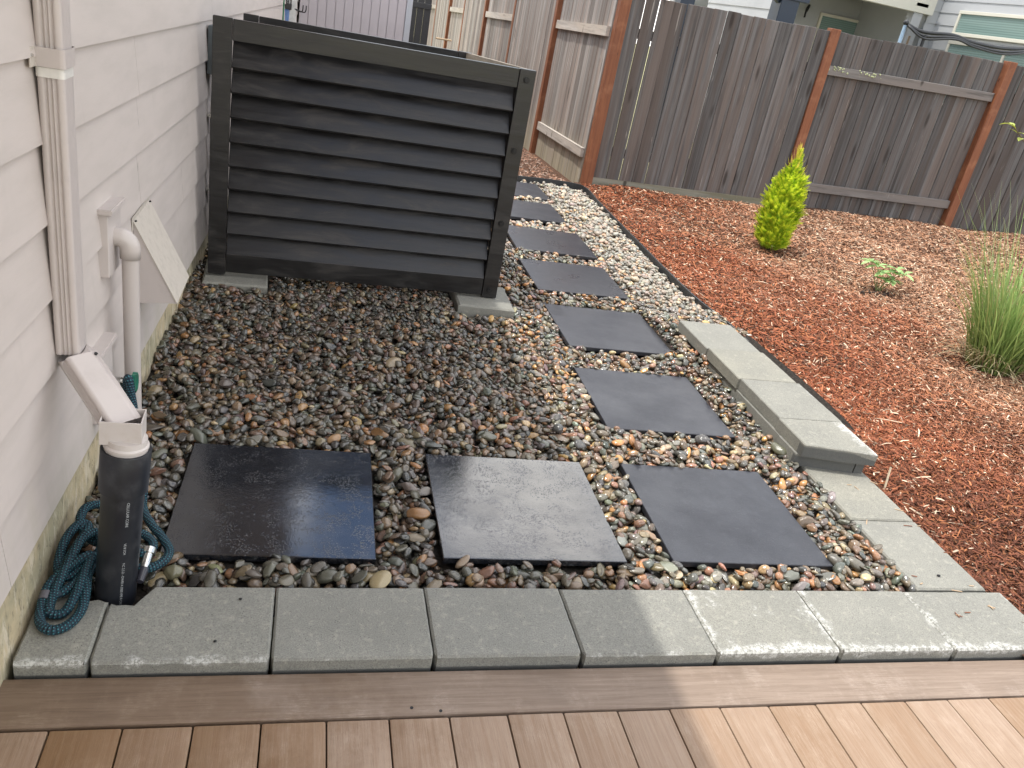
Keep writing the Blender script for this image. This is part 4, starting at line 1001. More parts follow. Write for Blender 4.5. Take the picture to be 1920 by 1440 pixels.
def in_mulch(x, y):
    ex = np.interp(y, [-3, 1.12, 1.13, 2.4, 2.72, 3.1, 3.7, 4.28, 5.0, 5.62, 6.05, 6.6], [2.80, 2.80, 2.80, 2.94, 2.945, 2.915, 2.925, 2.95, 2.98, 3.01, 3.05, 3.10])
    return (x > ex + .008) & (y < 6.52)
mul = bpy.data.objects.new('mulch_chips', None)
bpy.data.objects.remove(mul)
def mul_part(args, zone, seed, Lr, Wr, lift=.012):
    x, y = scatter(*args, lambda a, b: in_mulch(a, b) & zone(a, b), seed); return chips('mulch_chips', x, y, gzv(x, y) + .001, Lr, Wr, mulch_col, mulch_bed, lift, seed)
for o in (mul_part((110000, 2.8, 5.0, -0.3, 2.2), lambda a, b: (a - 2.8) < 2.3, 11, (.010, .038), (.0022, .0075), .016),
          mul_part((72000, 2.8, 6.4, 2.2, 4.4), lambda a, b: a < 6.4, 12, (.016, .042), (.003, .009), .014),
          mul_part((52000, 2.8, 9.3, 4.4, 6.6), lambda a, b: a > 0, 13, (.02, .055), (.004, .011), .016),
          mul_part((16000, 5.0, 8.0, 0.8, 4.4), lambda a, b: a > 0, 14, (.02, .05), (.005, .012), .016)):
    o['kind'] = 'stuff'
x, y = scatter(3800, 2.8, 6.5, -0.3, 5.2, in_mulch, 16)
o = chips('mulch_shreds', x, y, gzv(x, y) + .008, (.035, .085), (.003, .009), mulch_col, mulch_bed, .014, 16); o['kind'] = 'stuff'
x, y = scatter(16000, 0.0, 3.05, 6.1, 9.5, lambda a, b: (b > 6.33) & (a < 3.02), 15)
def side_col(x, y, r):
    c = mulch_col(x * 0 + 6.0, y * 0 + 3.5, r); return c * np.array((.85, .9, 1.05))
o = chips('side_mulch_chips', x, y, -0.075 - 0.0297 * (y - 6.2), (.02, .05), (.004, .011), side_col, side, .016, 15); o['kind'] = 'stuff'
# a few larger pale chips that show singly
for k, (x, y, r_) in enumerate([(3.05, 2.62, .018), (3.62, 0.95, .016), (4.05, 2.15, .014), (3.86, 2.26, .013), (5.4, 5.6, .02), (3.35, 2.5, .01)]):
    bm = bmesh.new(); bmesh.ops.create_icosphere(bm, subdivisions=2, radius=1.0)
    for v in bm.verts: v.co = Vector((v.co.x * r_ * 1.4, v.co.y * r_ * .8, v.co.z * r_ * .35)) * (1 + rnd.uniform(-.12, .12))
    o = link('wood_chip', bm_mesh(bm, m_flat('pale_chip', (.6, .55, .47), .8) if k == 0 else bpy.data.materials['pale_chip'], True), mulch_bed, True, (x, y, gz(x, y) + .012), (.2, .1, rnd.uniform(0, 3)))
for k in range(34):
    if k < 18: x, y, z = rnd.uniform(2.52, 2.79), rnd.uniform(.02, .95), .0015
    else: x, y, z = rnd.uniform(2.1, 2.9), rnd.uniform(.3, 5.5), .022
    if k >= 18 and not allowed(x, y, .02): continue
    bm = bmesh.new(); L_ = rnd.uniform(.006, .018); box_bm(bm, (-L_, -.0018, 0), (L_, .0018, .002), .0006)
    link('bark_shred', bm_mesh(bm, MTAN if k % 3 else MPOST), mulch_bed if False else gravel, True, (x, y, z), (rnd.uniform(-.2, .2), rnd.uniform(-.3, .3), rnd.uniform(0, 3)))
tw = cyl('twig', (2.86, 0.955, -0.03), (2.875, 0.985, 0.055), 0.0045, m_flat('bare_twig', (.50, .42, .30), .8), n=8); tag(tw, 'pale cut twig sticking out of the mulch at the edge of the rear paver', 'twig')
for k, (x, y, r_, lab) in enumerate(((0.318, 0.215, .0035, 'dark grit stone on the second paver, near its pebble side'), (0.272, 0.062, .0035, 'dark grit stone on the second paver, near the deck'), (2.64, 0.345, .0055, 'small dark stone on the paver right of the front row slab'))):
    bm = bmesh.new(); bmesh.ops.create_icosphere(bm, subdivisions=2, radius=1.0)
    for v in bm.verts: v.co = Vector((v.co.x * r_ * 1.3, v.co.y * r_, v.co.z * r_ * .6))
    o = link('grit_stone', bm_mesh(bm, MSTEEL, True), None, False, (x, y, .0035)); tag(o, lab, 'stone')

# ------------------------------------------------------------------ fences
def fence_board_mesh(w, h, t, mat, along):
    bm = bmesh.new()
    a = (-w / 2, -t / 2, 0) if along == 'x' else (-t / 2, -w / 2, 0); b = (w / 2, t / 2, h) if along == 'x' else (t / 2, w / 2, h)
    box_bm(bm, a, b, 0.0025, 1); return bm_mesh(bm, mat)
FR = root('board_fence', (3.2, 6.6, -0.05), 'tall weathered grey board fence running to the right behind the mulch bed', 'fence')
def topz(x): return 1.775 + 0.0185 * (x - 3.2)
FY = 6.60
posts_r = [3.17, 5.415, 7.60, 9.8]
for i, px_ in enumerate(posts_r):
    box('post', (px_ - 0.052, FY - 0.062, -0.3), (px_ + 0.052, FY + 0.040, topz(px_) + (0.02 if i else 0.35)), MPOST, FR, 0.004)
for s in range(3):
    xa, xb = posts_r[s] + 0.054, posts_r[s + 1] - 0.054; front = (s != 1)
    n_ = round((xb - xa) / 0.141); wd = (xb - xa) / n_; bm_ = fence_board_mesh(wd - 0.0045, 1.0, 0.017, MFENR, 'x')
    by = FY - 0.028 if s == 0 else (FY + 0.022 if s == 1 else FY - 0.028)
    for k in range(n_):
        x = xa + wd * (k + .5); z0 = 0.030 + .0019 * k if s == 0 else -0.12
        gap = rnd.choice([0, 0, .006, .010, .016, .022]) if s == 0 else rnd.choice([0, 0, 0, .012, .02])
        o = link('fence_board', bm_, FR, True, (x + rnd.uniform(-.0015, .0015), by + rnd.uniform(-.002, .002), z0), (rnd.uniform(-.002, .002), rnd.gauss(0, .0017), 0))
        o.scale = (1 - gap, 1, topz(x) - z0 + rnd.uniform(-.006, .006))
    if s == 1:
        for za, zb in ((1.407, 1.497), (0.215, 0.305)):
            V = []
            for x in (xa + .001, xb - .001):
                dz = 0.022 * (x - 5.46)
                V += [(x, FY - 0.030, za + dz), (x, FY - 0.030, zb + dz), (x, FY + 0.010, zb + dz), (x, FY + 0.010, za + dz)]
            bm = bmesh.new(); vs = [bm.verts.new(v) for v in V]
            for f in ((0, 1, 5, 4), (1, 2, 6, 5), (2, 3, 7, 6), (3, 0, 4, 7), (3, 2, 1, 0), (4, 5, 6, 7)): bm.faces.new([vs[i] for i in f])
            bmesh.ops.recalc_face_normals(bm, faces=bm.faces); bmesh.ops.bevel(bm, geom=list(bm.edges), offset=.003, segments=1, affect='EDGES'); link('rail', bm_mesh(bm, MRAILX), FR)
    else:
        for za, zb in ((1.40, 1.49), (0.27, 0.36)): box('rail', (xa, FY - 0.016, za + .02 * (xa - 3.2)), (xb, FY + 0.022, zb + .02 * (xa - 3.2)), MRAILX, FR)
    if s == 0:
        V = [(xa, FY - .04, -.2), (xa, FY - .04, .043), (xa, FY - .0, .043), (xa, FY, -.2), (xb, FY - .04, -.2), (xb, FY - .04, .075), (xb, FY, .075), (xb, FY, -.2)]
        bm = bmesh.new(); vs = [bm.verts.new(v) for v in V]
        for f in ((0, 1, 5, 4), (1, 2, 6, 5), (2, 3, 7, 6), (3, 0, 4, 7), (3, 2, 1, 0), (4, 5, 6, 7)): bm.faces.new([vs[i] for i in f])
        bmesh.ops.recalc_face_normals(bm, faces=bm.faces); link('kickboard', bm_mesh(bm, MKICK), FR)
# lichen tufts on the upper rail
bm = bmesh.new()
for _ in range(46):
    cx_ = rnd.choice([5.52, 5.6, 5.9, 6.03, 6.05]) + rnd.gauss(0, .05); bmesh.ops.create_icosphere(bm, subdivisions=1, radius=rnd.uniform(.003, .011), matrix=Matrix.Translation((cx_, FY - .036 + rnd.uniform(0, .006), 1.47 + .022 * (cx_ - 5.46) + rnd.uniform(-.02, .027))))
link('lichen', bm_mesh(bm, m_flat('lichen', (.42, .46, .27), .9)), FR)

FL = root('side_board_fence', (3.08, 6.6, -0.05), 'pale sunlit board fence with orange posts running away beside the side yard', 'fence')
FX = 3.12; py = [6.6, 8.62, 10.95, 13.35, 15.6, 17.75, 20.0, 22.3]
def lz(y): return -0.03 * (y - 6.5)
for i, y in enumerate(py[1:], 1): box('post', (FX - 0.075, y - 0.05, -0.7), (FX + 0.03, y + 0.05, 1.85 + lz(y)), MPOST, FL, 0.004)
for s in range(len(py) - 1):
    ya, yb = py[s] + (0.055 if s == 0 else .052), py[s + 1] - 0.052; front = (s % 2 == 1); n_ = round((yb - ya) / 0.141); wd = (yb - ya) / n_
    bm_ = fence_board_mesh(wd - 0.003, 1.0, 0.017, MFENL, 'y'); bx = FX - 0.055 if front else FX - 0.005
    for k in range(n_):
        y = ya + wd * (k + .5); z0 = -0.18 + lz(y)
        o = link('fence_board', bm_, FL, True, (bx + rnd.uniform(-.003, .003), y, z0), (rnd.gauss(0, .0012), 0, rnd.gauss(0, .006))); o.scale = (1, 1, 1.78 + lz(y) - z0)
    if not front:
        for za, zb in ((1.375, 1.465), (0.215, 0.305)):
            V = []
            for y in (ya + .001, yb - .001):
                V += [(FX - 0.052, y, za + lz(y)), (FX - 0.052, y, zb + lz(y)), (FX - 0.0145, y, zb + lz(y)), (FX - 0.0145, y, za + lz(y))]
            bm = bmesh.new(); vs = [bm.verts.new(v) for v in V]
            for f in ((0, 1, 5, 4), (1, 2, 6, 5), (2, 3, 7, 6), (3, 0, 4, 7), (3, 2, 1, 0), (4, 5, 6, 7)): bm.faces.new([vs[i] for i in f])
            bmesh.ops.recalc_face_normals(bm, faces=bm.faces); link('rail', bm_mesh(bm, MRAILY), FL)
    else: box('rail', (FX - 0.045, ya, 1.35 + lz(ya)), (FX - 0.008, yb, 1.44 + lz(ya)), MRAILY, FL)
MDARKG = m_flat('dark_painted_gate', (0.03, 0.032, 0.036), 0.5)
gt = root('dark_gate', (1.95, 13.2, -0.2), 'narrow dark gate leaf between the pale shed and the far fence', 'gate')
for k in range(3): box('gate_board', (1.80 + k * .115, 13.2, -0.35), (1.912 + k * .115, 13.225, 1.9), MDARKG, gt, .003)
box('gate_rail', (1.80, 13.165, 1.12), (2.145, 13.199, 1.20), MDARKG, gt, .003); box('gate_rail', (1.80, 13.165, 0.3), (2.145, 13.199, 0.38), MDARKG, gt, .003)

# ------------------------------------------------------------------ far shed and things hung by it
shed = root('storage_shed', (0.9, 12.4, -0.2), 'pale lilac grey garden shed with vertical grooves behind the black box', 'shed')
MSHED = m_paint('shed_panel', (0.50, 0.47, 0.50), 0.5, 0.15, 3)
sx0, sx1, sy = 0.09, 1.72, 12.0
npan = 12; pw = (sx1 - 0.09 - sx0) / npan
for k in range(npan): box('wall_panel', (sx0 + k * pw, sy, -0.25), (sx0 + (k + 1) * pw - 0.006, sy + .02, 2.0), MSHED, shed, .003)
box('wall_panel', (sx0, sy + .021, -0.25), (sx1 - .01, sy + .9, 1.98), MSHED, shed)
box('corner_post', (sx1 - 0.088, sy - 0.012, -0.25), (sx1, sy + .02, 2.02), m_paint('corner_trim_blue_grey', (0.46, 0.49, 0.54), .5, .1), shed, .004)
prism('roof', [(sx0 - .1, 2.0), (sx1 + .12, 2.0), (sx1 + .12, 2.04), ((sx0 + sx1) / 2, 2.4), (sx0 - .1, 2.04)], sy - .15, sy + 1.0, MROOF, shed)
hk = root('hose_hanger', (0.10, 9.0, 0.9), 'white hanger with dark hooks and blue pouch at the far end of the siding', 'hanger')
u = 9.0; bp_ = W(u, 0.02, 0)
box('bracket', (bp_.x - .01, u, 0.66), (bp_.x + .115, u + .02, 1.08), m_flat('white_plastic', (.62, .63, .62), .4), hk, .006)
box('pouch', (bp_.x - .02, u - .03, 0.62), (bp_.x + .035, u - .002, 0.965), m_flat('blue_pouch', (.12, .22, .45), .6), hk, .008)
box('top_clip', (bp_.x - .02, u - .035, 0.968), (bp_.x + .06, u - .001, 1.03), m_flat('black_clip', (.03, .03, .032), .4), hk, .004)
for dx in (0.12, 0.155): tube('hook', catmull([Vector((bp_.x + .08, u + .01, .99)), Vector((bp_.x + dx + .03, u - .01, .965)), Vector((bp_.x + dx + .06, u - .01, .98)), Vector((bp_.x + dx + .065, u - .01, 1.04))], .01), .007, bpy.data.materials['black_clip'], hk, 8)
for dx in (0.0, 0.02, 0.05): cyl('rod', (bp_.x + dx, u - .01, 1.0), (bp_.x + dx, u - .01, 1.5), .006, bpy.data.materials['black_clip'], hk, n=8)
gs = cyl('green_stake', (W(8.0, .05, 0).x, 8.0, -0.2), (W(8.0, .05, 0).x, 8.0, 1.13), .008, m_flat('green_coated_steel', (.02, .16, .08), .4), n=10); tag(gs, 'thin green garden stake leaning by the far siding', 'garden stake')

# ------------------------------------------------------------------ neighbour's house, pergola, trampoline
nh = root('neighbour_house', (9, 13, 0), "neighbour's pale grey house with covered porch seen above the fence", 'house')
MNS = m_paint('neighbour_siding_grey', (0.38, 0.39, 0.40), .6, .12, 2); MCREAM = m_paint('cream_trim', (0.60, 0.58, 0.50), .5, .1, 4)
MG1 = m_glass('green_blind_glass', (0.20, 0.29, 0.27))
def lap_wall(p0, p1, z0, z1, out, mat, par, pitch=0.19):
    p0 = Vector((*p0, 0)); p1 = Vector((*p1, 0)); o_ = Vector((*out, 0)); z = z0
    while z < z1 - .01:
        zt = min(z + pitch + .02, z1); V = [p + o_ * d + Z * h for p in (p0, p1) for d, h in ((.016, z), (.003, zt), (-.012, zt), (-.006, z))]
        bm = bmesh.new(); vs = [bm.verts.new(v) for v in V]
        for f in ((0, 1, 5, 4), (1, 2, 6, 5), (2, 3, 7, 6), (3, 0, 4, 7), (3, 2, 1, 0), (4, 5, 6, 7)): bm.faces.new([vs[i] for i in f])
        bmesh.ops.recalc_face_normals(bm, faces=bm.faces); link('siding_board', bm_mesh(bm, mat), par); z += pitch
lap_wall((6.55, 12.35), (6.55, 10.2), 0.9, 3.2, (-1, 0), MNS, nh)          # sunlit wall, left
box('wall', (6.57, 10.2, -.3), (6.72, 12.35, 3.2), MNS, nh)
lap_wall((6.6, 14.0), (12.0, 14.0), 0.9, 2.68, (0, -1), MNS, nh)           # porch back wall
box('wall', (6.6, 14.02, -.3), (12.0, 14.2, 3.4), MNS, nh)
lap_wall((10.38, 12.0), (10.60, 12.0), 0.9, 4.2, (0, -1), MNS, nh)
box('wall', (10.38, 12.02, -.3), (10.6, 14.0, 4.2), MNS, nh)
lap_wall((10.6, 12.0), (10.6, 8.6), 0.9, 4.2, (-1, 0), MNS, nh)           # sunlit wall, right
box('wall', (10.62, 8.6, -.3), (14.0, 12.0, 4.2), MNS, nh)
box('porch_ceiling', (6.62, 12.4, 2.7), (10.6, 14.0, 2.75), MCREAM, nh)
box('porch_ceiling', (7.65, 11.9, 2.96), (10.4, 12.39, 3.0), MCREAM, nh)
box('porch_floor', (6.6, 10.3, -.3), (10.6, 14.0, 0.05), MKICK, nh)
box('porch_column', (10.06, 11.93, -.3), (10.24, 12.11, 2.62), MNS, nh, .005); box('column_cap', (10.03, 11.90, 2.05 + .57), (10.27, 12.14, 2.68), MCREAM, nh, .005)
V = [(7.2, 11.9, 2.55), (7.2, 11.9, 2.95), (10.4, 11.9, 2.95), (10.4, 11.9, 2.53), (7.2, 12.1, 2.55), (7.2, 12.1, 2.95), (10.4, 12.1, 2.95), (10.4, 12.1, 2.53)]
bm = bmesh.new(); vs = [bm.verts.new(v) for v in V]
for f in ((0, 1, 2, 3), (4, 7, 6, 5), (0, 3, 7, 4), (1, 5, 6, 2), (0, 4, 5, 1), (3, 2, 6, 7)): bm.faces.new([vs[i] for i in f])
bmesh.ops.recalc_face_normals(bm, faces=bm.faces); link('porch_beam', bm_mesh(bm, MCREAM), nh)
def window(par, a, b, axis, out, panes=1, bar=.05):
    """framed window: a, b opposite corners on the wall plane"""
    a = Vector(a); b = Vector(b); e = Vector(out)
    lo = Vector([min(p, q) for p, q in zip(a, b)]); hi = Vector([max(p, q) for p, q in zip(a, b)])
    root_ = None; ax = 0 if axis == 'x' else 1
    def bx(nm, l, h, d, m_, pp):
        l = Vector(l); h = Vector(h); k = 1 - ax; s = e[k]; l[k], h[k] = sorted((lo[k] - s * .002 if False else lo[k], lo[k] + s * d)); return box(nm, l, h, m_, pp, .003 if nm != 'pane' else 0)
    l1 = lo.copy(); h1 = hi.copy(); fr = bx('window', l1, Vector((hi.x, hi.y, lo.z + bar)), .045, MCREAM, par)
    bx('frame_bar', Vector((lo.x, lo.y, hi.z - bar)), hi, .044, MCREAM, par)
    for t in [0, 1] + ([.5] if panes == 2 else []):
        p = lo[ax] + (hi[ax] - lo[ax] - bar) * t; l = lo.copy(); h = hi.copy(); l[ax] = p; h[ax] = p + bar; l.z += bar + .001; h.z -= bar + .001; bx('frame_bar', l, h, .042, MCREAM, par)
    l = lo.copy(); h = hi.copy(); l[ax] += .01; h[ax] -= .01; l.z += .01; h.z -= .01; bx('pane', l, h, .022, MG1, par)
window(nh, (9.55, 13.98, 1.3), (10.75, 13.98, 2.33), 'x', (0, -1, 0))
window(nh, (10.58, 11.45, 2.28), (10.58, 8.8, 2.66), 'y', (-1, 0, 0))
window(nh, (10.58, 11.45, 1.2), (10.58, 8.8, 2.20), 'y', (-1, 0, 0), 2)
lampk = tube('wall_lamp', catmull([Vector((9.25, 13.95, 2.30)), Vector((9.22, 13.86, 2.40)), Vector((9.15, 13.8, 2.34)), Vector((9.14, 13.78, 2.18))], .03), .018, MSTEEL, nh, 8)
pg = root('pergola', (6.3, 9.0, -.2), 'navy blue painted pergola posts and beam rising behind the fence', 'pergola')
MNAVY = m_flat('navy_paint', (0.008, 0.020, 0.042), .45)
box('post', (6.04, 9.0, -.3), (6.30, 9.26, 2.6), MNAVY, pg, .006); box('post', (4.70, 9.0, -.3), (4.89, 9.19, 2.3), MNAVY, pg, .006)
sheet('brace', [(6.04, 9.05, 2.08), (5.84, 9.05, 2.2), (5.84, 9.05, 2.3), (6.04, 9.05, 2.3)], .08, MNAVY, pg)
box('beam', (5.75, 8.98, 2.14), (6.42, 9.1, 2.42), MNAVY, pg, .006)
tr = root('trampoline', (8.6, 8.6, -.2), 'trampoline enclosure with blue pole, black sagging hoops and dark net behind the fence', 'trampoline')
MBLUEP = m_flat('pale_blue_pole', (0.30, 0.42, 0.55), .4); MHOOP = m_flat('black_foam', (0.015, 0.017, 0.02), .5)
cyl('pole', (7.20, 8.0, -.2), (7.19, 8.0, 2.09), .022, MBLUEP, tr, n=12); cyl('pole', (7.42, 7.9, -.2), (7.43, 7.9, 2.02), .02, MHOOP, tr, n=12)
cyl('pole', (7.27, 8.05, -.2), (7.30, 8.0, 1.98), .014, MTAN, tr, n=10)
bm = bmesh.new(); bmesh.ops.create_uvsphere(bm, u_segments=12, v_segments=8, radius=.035, matrix=Matrix.Translation((7.19, 8.0, 2.11))); link('cap', bm_mesh(bm, MHOOP, True), tr)
H1 = [(7.19, 8.0, 2.10), (7.42, 7.95, 2.05), (7.8, 7.9, 2.08), (8.1, 7.9, 2.05), (8.6, 7.95, 2.06), (9.2, 8.1, 2.14), (10.2, 8.5, 2.3)]
for dz, r_ in ((0, .022), (-.045, .016), (-.075, .012)):
    tube('hoop', catmull([(x, y + dz, z + dz * (0.4 + .6 * math.sin(i * 1.3) ** 2)) for i, (x, y, z) in enumerate(H1)], .05), r_, MHOOP, tr, 10)
P = catmull(H1, .1); V = []; F = []
for p in P: V += [p, Vector((p.x, p.y, 0.6))]
for i in range(len(P) - 1): F.append((2 * i, 2 * i + 2, 2 * i + 3, 2 * i + 1))
link('net', mesh_of(V, F, m_net()), tr)

# ------------------------------------------------------------------ plants
def leafy(name, quads, cols, mat, par):
    V = np.array(quads, float).reshape(-1, 3); n_ = len(V) // 4; F = np.arange(n_ * 4).reshape(-1, 4)
    return np_mesh(name, V, F, mat, False, np.repeat(np.array(cols), 4, 0), None, par)
MLEAF = m_attr('arborvitae_foliage', .55, .35, .42); MGRASS = m_attr('grass_blades', .5, .35, .30)
sx, sy_ = 4.262, 4.652; sz = gz(sx, sy_)
sh = root('golden_arborvitae', (sx, sy_, sz), 'small bright yellow green cone shaped conifer in front of the fence', 'shrub')
def crown_r(h):
    return np.interp(h, [0, .05, .15, .3, .45, .55, .65, .75, .85, .93, 1.0], [.09, .13, .165, .182, .185, .165, .130, .092, .052, .022, .004])
quads, cols = [], []; r = np.random.default_rng(21)
HT = 0.90
lobes = [(r.uniform(0, 6.28), r.uniform(.05, .9), r.uniform(.12, .25)) for _ in range(46)]
for _ in range(3000):
    h = r.beta(1.15, 1.25); th = r.uniform(0, 2 * np.pi); rr = crown_r(h) * .92
    bulge = max([(.30 * math.exp(-((math.remainder(th - a, 2 * math.pi)) / .38) ** 2 - ((h - hh) / .055) ** 2)) for a, hh, w_ in lobes]) - .13
    rad = rr * (1 + bulge) * (r.uniform(.55, 1.0) ** .35)
    base = np.array((math.cos(th) * rad * .78, math.sin(th) * rad * .78, h * HT * .93))
    dirv = np.array((math.cos(th) * .62, math.sin(th) * .62, .75)) + r.normal(0, .30, 3); dirv /= np.linalg.norm(dirv)
    L = r.uniform(.025, .065) * (.7 + .5 * (rr > .1)) * (.6 if h > .8 else 1); side_ = np.cross(dirv, (math.cos(th), math.sin(th), 0)); side_ /= np.linalg.norm(side_) + 1e-6
    if r.random() < .6: side_ = side_ + .5 * np.array((math.cos(th), math.sin(th), 0)) * r.uniform(-1, 1); side_ /= np.linalg.norm(side_)
    tone = r.uniform(.7, 1.25); g0 = np.array((.20, .38, .02)) * tone; g1 = np.array((.80, .82, .06)) * tone
    k_n = 5
    for k in range(k_n):          # a flat spray: short scale leaves either side of its axis
        t = k / k_n
        for s_ in (-1, 1):
            b0 = base + dirv * L * t; tip = b0 + dirv * L * .42 + side_ * s_ * L * (.30 * (1 - t) + .06)
            wv = (dirv * .35 - side_ * s_ * .5) * L * .13
            quads.append([b0 - wv * .6, b0 + wv * .6, tip + wv * .35, tip - wv * .35]); cols.append(g0 * (1 - t) + g1 * (.25 + .75 * t) * (.4 + .6 * t) + g0 * .2)
for k in range(26):
    th = r.uniform(0, 6.28); h0 = r.uniform(.72, .97); b = np.array((math.cos(th) * crown_r(h0) * .9, math.sin(th) * crown_r(h0) * .9, h0 * HT * .93)); dirv = np.array((math.cos(th) * .3, math.sin(th) * .3, 1.0)) + r.normal(0, .1, 3); L = r.uniform(.06, .11)
    for q in range(9):
        t = q / 9; p0 = b + dirv * L * t
        for s_ in (-1, 1):
            sd_ = np.array((math.cos(th + 1.57), math.sin(th + 1.57), .6)) * s_; tip = p0 + dirv * L * .14 + sd_ * .010 * (1.1 - t); w_ = dirv * .0035
            quads.append([p0 - w_, p0 + w_, tip + w_ * .4, tip - w_ * .4]); cols.append(np.array((.85, .72, .12)) * r.uniform(.8, 1.1))
quads = np.array(quads) ; quads[:, :, 0] += sx; quads[:, :, 1] += sy_; quads[:, :, 2] += sz + .02
lean = (quads[:, :, 2] - sz); quads[:, :, 0] += lean ** 2 * .02
leafy('foliage', quads, cols, MLEAF, sh)
bm = bmesh.new(); cyl_bm(bm, (sx, sy_, sz - .05), (sx, sy_, sz + HT * .8), .02, .004, 10)
for k in range(26):
    a = k * 2.4; h = .04 + .025 * k; bm_r = float(crown_r(h / HT)) * .75; cyl_bm(bm, (sx, sy_, sz + h), (sx + math.cos(a) * bm_r, sy_ + math.sin(a) * bm_r, sz + h + .1), .006, .002, 6)
link('trunk', bm_mesh(bm, m_flat('bark', (.10, .06, .04), .9)), sh)

gx_, gy_ = 4.62, 2.36; gz_ = gz(gx_, gy_)
gr = root('ornamental_grass', (gx_, gy_, gz_), 'tall clump of green grass with dry straw at its base at the right edge', 'ornamental grass')
V = []; F = []; C_ = []; r = np.random.default_rng(31)
def blade(p, az, lean0, bend, L, w, c0, c1, segs=8):
    p = np.array(p, float); pts_ = [p]; ang = lean0
    for s_ in range(segs):
        ang += bend / segs; p = p + np.array((math.cos(az) * math.sin(ang), math.sin(az) * math.sin(ang), math.cos(ang))) * L / segs; pts_.append(p)
    side_ = np.array((-math.sin(az + .4), math.cos(az + .4), 0)); i0 = len(V)
    for k, q in enumerate(pts_):
        t = k / segs; ww = w * (1 - t ** 2.2) * .5 + .0004; V.append(q - side_ * ww); V.append(q + side_ * ww); c = c0 * (1 - t) + c1 * t; C_.append(c); C_.append(c)
    for k in range(segs): F.append((i0 + 2 * k, i0 + 2 * k + 1, i0 + 2 * k + 3, i0 + 2 * k + 2))
for _ in range(700):
    az = r.uniform(0, 6.283); rb = .16 * math.sqrt(r.random()); g = r.uniform(.8, 1.4)
    c0 = np.array((.18, .25, .07)) * g; c1 = np.array((.30, .44, .15)) * g
    if r.random() < .18: c1 = np.array((.42, .42, .18)) * g
    L = r.uniform(.35, .80) if r.random() < .9 else r.uniform(.8, 1.12)
    blade((gx_ + math.cos(az) * rb, gy_ + math.sin(az) * rb, gz_), az + r.normal(0, .5), abs(r.normal(.07, .13)), r.uniform(.05, .85) * (1.6 if r.random() < .15 else 1), L, r.uniform(.005, .011), c0, c1)
for _ in range(330):
    az = r.uniform(0, 6.283); rb = .17 * math.sqrt(r.random()); g = r.uniform(.7, 1.2)
    c0 = np.array((.30, .24, .13)) * g; c1 = np.array((.52, .44, .27)) * g
    blade((gx_ + math.cos(az) * rb, gy_ + math.sin(az) * rb, gz_), az + r.normal(0, .6), r.uniform(.1, .7), r.uniform(.4, 2.0), r.uniform(.15, .42), r.uniform(.003, .006), c0, c1)
for az, L, b in ((2.9, 1.12, 1.0), (3.3, 1.0, .8), (2.5, 1.15, .55), (3.6, .95, 1.1), (2.0, 1.2, .35), (4.0, .9, .9), (2.75, .85, 1.25), (3.05, .95, .45), (2.3, 1.05, .3), (1.6, 1.15, .4)):
    blade((gx_ - .08, gy_, gz_), az, .12, b, L, .006, np.array((.16, .24, .07)), np.array((.40, .50, .24)), 14)
for k in range(9):     # dead blades lying on the mulch
    az = 3.5 + r.normal(0, .6); blade((gx_ - .1, gy_ - .1, gz_ + .02), az, 1.15, .45, r.uniform(.3, .5), .005, np.array((.45, .40, .25)), np.array((.6, .55, .38)), 10)
np_mesh('blade_tuft', np.array(V), np.array(F), MGRASS, True, np.array(C_), None, gr)

def leaf_mesh(Ps, az, pitch, L, w, col, V, F, C_):
    """one pointed leaf with a folded midrib"""
    d = np.array((math.cos(az) * math.cos(pitch), math.sin(az) * math.cos(pitch), math.sin(pitch))); s_ = np.array((-math.sin(az), math.cos(az), 0)); u_ = np.cross(d, s_); i0 = len(V); P_ = np.array(Ps, float)
    for t, ww in ((0, .02), (.3, .85), (.55, 1.0), (.8, .6), (1, .0)):
        c = P_ + d * L * t - np.array((0, 0, 1)) * L * .25 * t * t
        for q in (-1, 0, 1): V.append(c + s_ * q * w * ww / 2 + u_ * abs(q) * w * .14 * ww); C_.append(np.array(col))
    for k in range(4):
        a = i0 + 3 * k; F.append((a, a + 1, a + 4, a + 3)); F.append((a + 1, a + 2, a + 5, a + 4))
px_, py_ = 4.777, 3.794; pz_ = gz(px_, py_)
spn = root('young_plant', (px_, py_, pz_), 'young pale green seedling with lobed leaves alone on the mulch', 'plant')
V = []; F = []; C_ = []; r = np.random.default_rng(41)
tips = [(-.13, .06, .27), (-.07, .03, .24), (-.01, 0, .19), (.05, -.02, .21), (.12, 0, .24), (.19, -.03, .21), (.08, -.05, .14), (.0, -.04, .13)]
bm = bmesh.new()
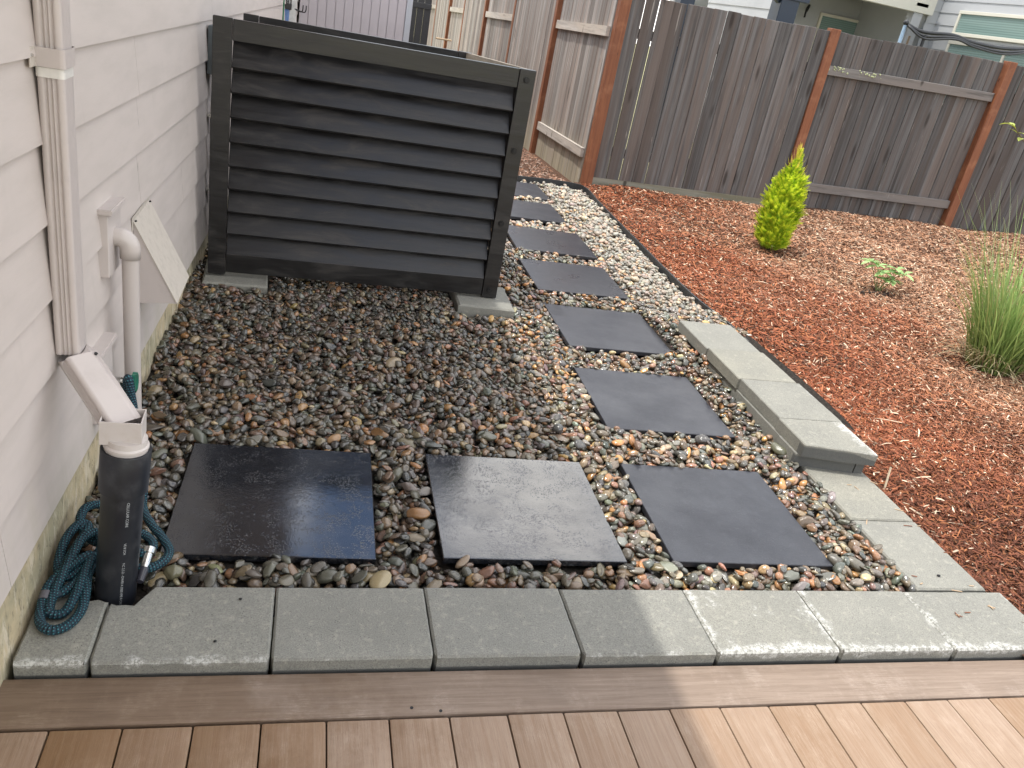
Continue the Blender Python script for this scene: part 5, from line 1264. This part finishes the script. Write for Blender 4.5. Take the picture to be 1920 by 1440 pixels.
for tx, ty, tz in tips:
    cyl_bm(bm, (px_, py_, pz_ - .01), (px_ + tx * .75, py_ + ty, pz_ + tz * .8), .004, .002, 6)
    for k in range(6):
        g = r.uniform(.8, 1.25); az = 1.05 * k + r.normal(0, .25); leaf_mesh((px_ + tx * .8, py_ + ty, pz_ + tz * .82), az, r.uniform(-.1, .5), r.uniform(.07, .115), r.uniform(.034, .052), (.30 * g, .46 * g, .18 * g), V, F, C_)
link('stem', bm_mesh(bm, m_flat('green_stem', (.20, .26, .10), .7)), spn)
lf = np_mesh('leaf_cluster', np.array(V), np.array(F), MGRASS, True, np.array(C_), None, spn)
bm = bmesh.new()
for _ in range(60):
    bmesh.ops.create_icosphere(bm, subdivisions=1, radius=rnd.uniform(.008, .02), matrix=Matrix.Translation((px_ + rnd.gauss(0, .11), py_ + rnd.gauss(-.06, .03), pz_ + rnd.uniform(-.01, .008))))
o = link('soil_clods', bm_mesh(bm, m_flat('dark_clods', (.035, .022, .016), .95)), mulch_bed); o['kind'] = 'stuff'
# leafy shrub mostly beyond the right edge
V = []; F = []; C_ = []; bx_, by_ = 6.9, 3.05
rs = root('leafy_shrub', (bx_, by_, gz(bx_, by_)), 'leafy green shoot poking in at the right edge above the grass clump', 'shrub')
bm = bmesh.new(); r = np.random.default_rng(51)
for (tx, ty, tz) in ((4.62, 3.0, 1.39), (5.6, 3.0, 1.62), (5.9, 3.1, 1.5), (5.8, 2.95, 1.1), (5.9, 2.7, .9)):
    cyl_bm(bm, (bx_, by_, 0), (tx, ty, tz), .012, .003, 8)
    for k in range(6):
        t = 1 - k * .010; P_ = np.array((bx_ + (tx - bx_) * t, by_ + (ty - by_) * t, tz * t)); g = r.uniform(.8, 1.25)
        leaf_mesh(P_, r.uniform(0, 6.28), r.uniform(-.2, .6), r.uniform(.07, .11), .036, (.30 * g, .36 * g, .06 * g), V, F, C_)
link('stem', bm_mesh(bm, m_flat('woody_stem', (.12, .09, .05), .8)), rs); np_mesh('leaf_cluster', np.array(V), np.array(F), MGRASS, True, np.array(C_), None, rs)
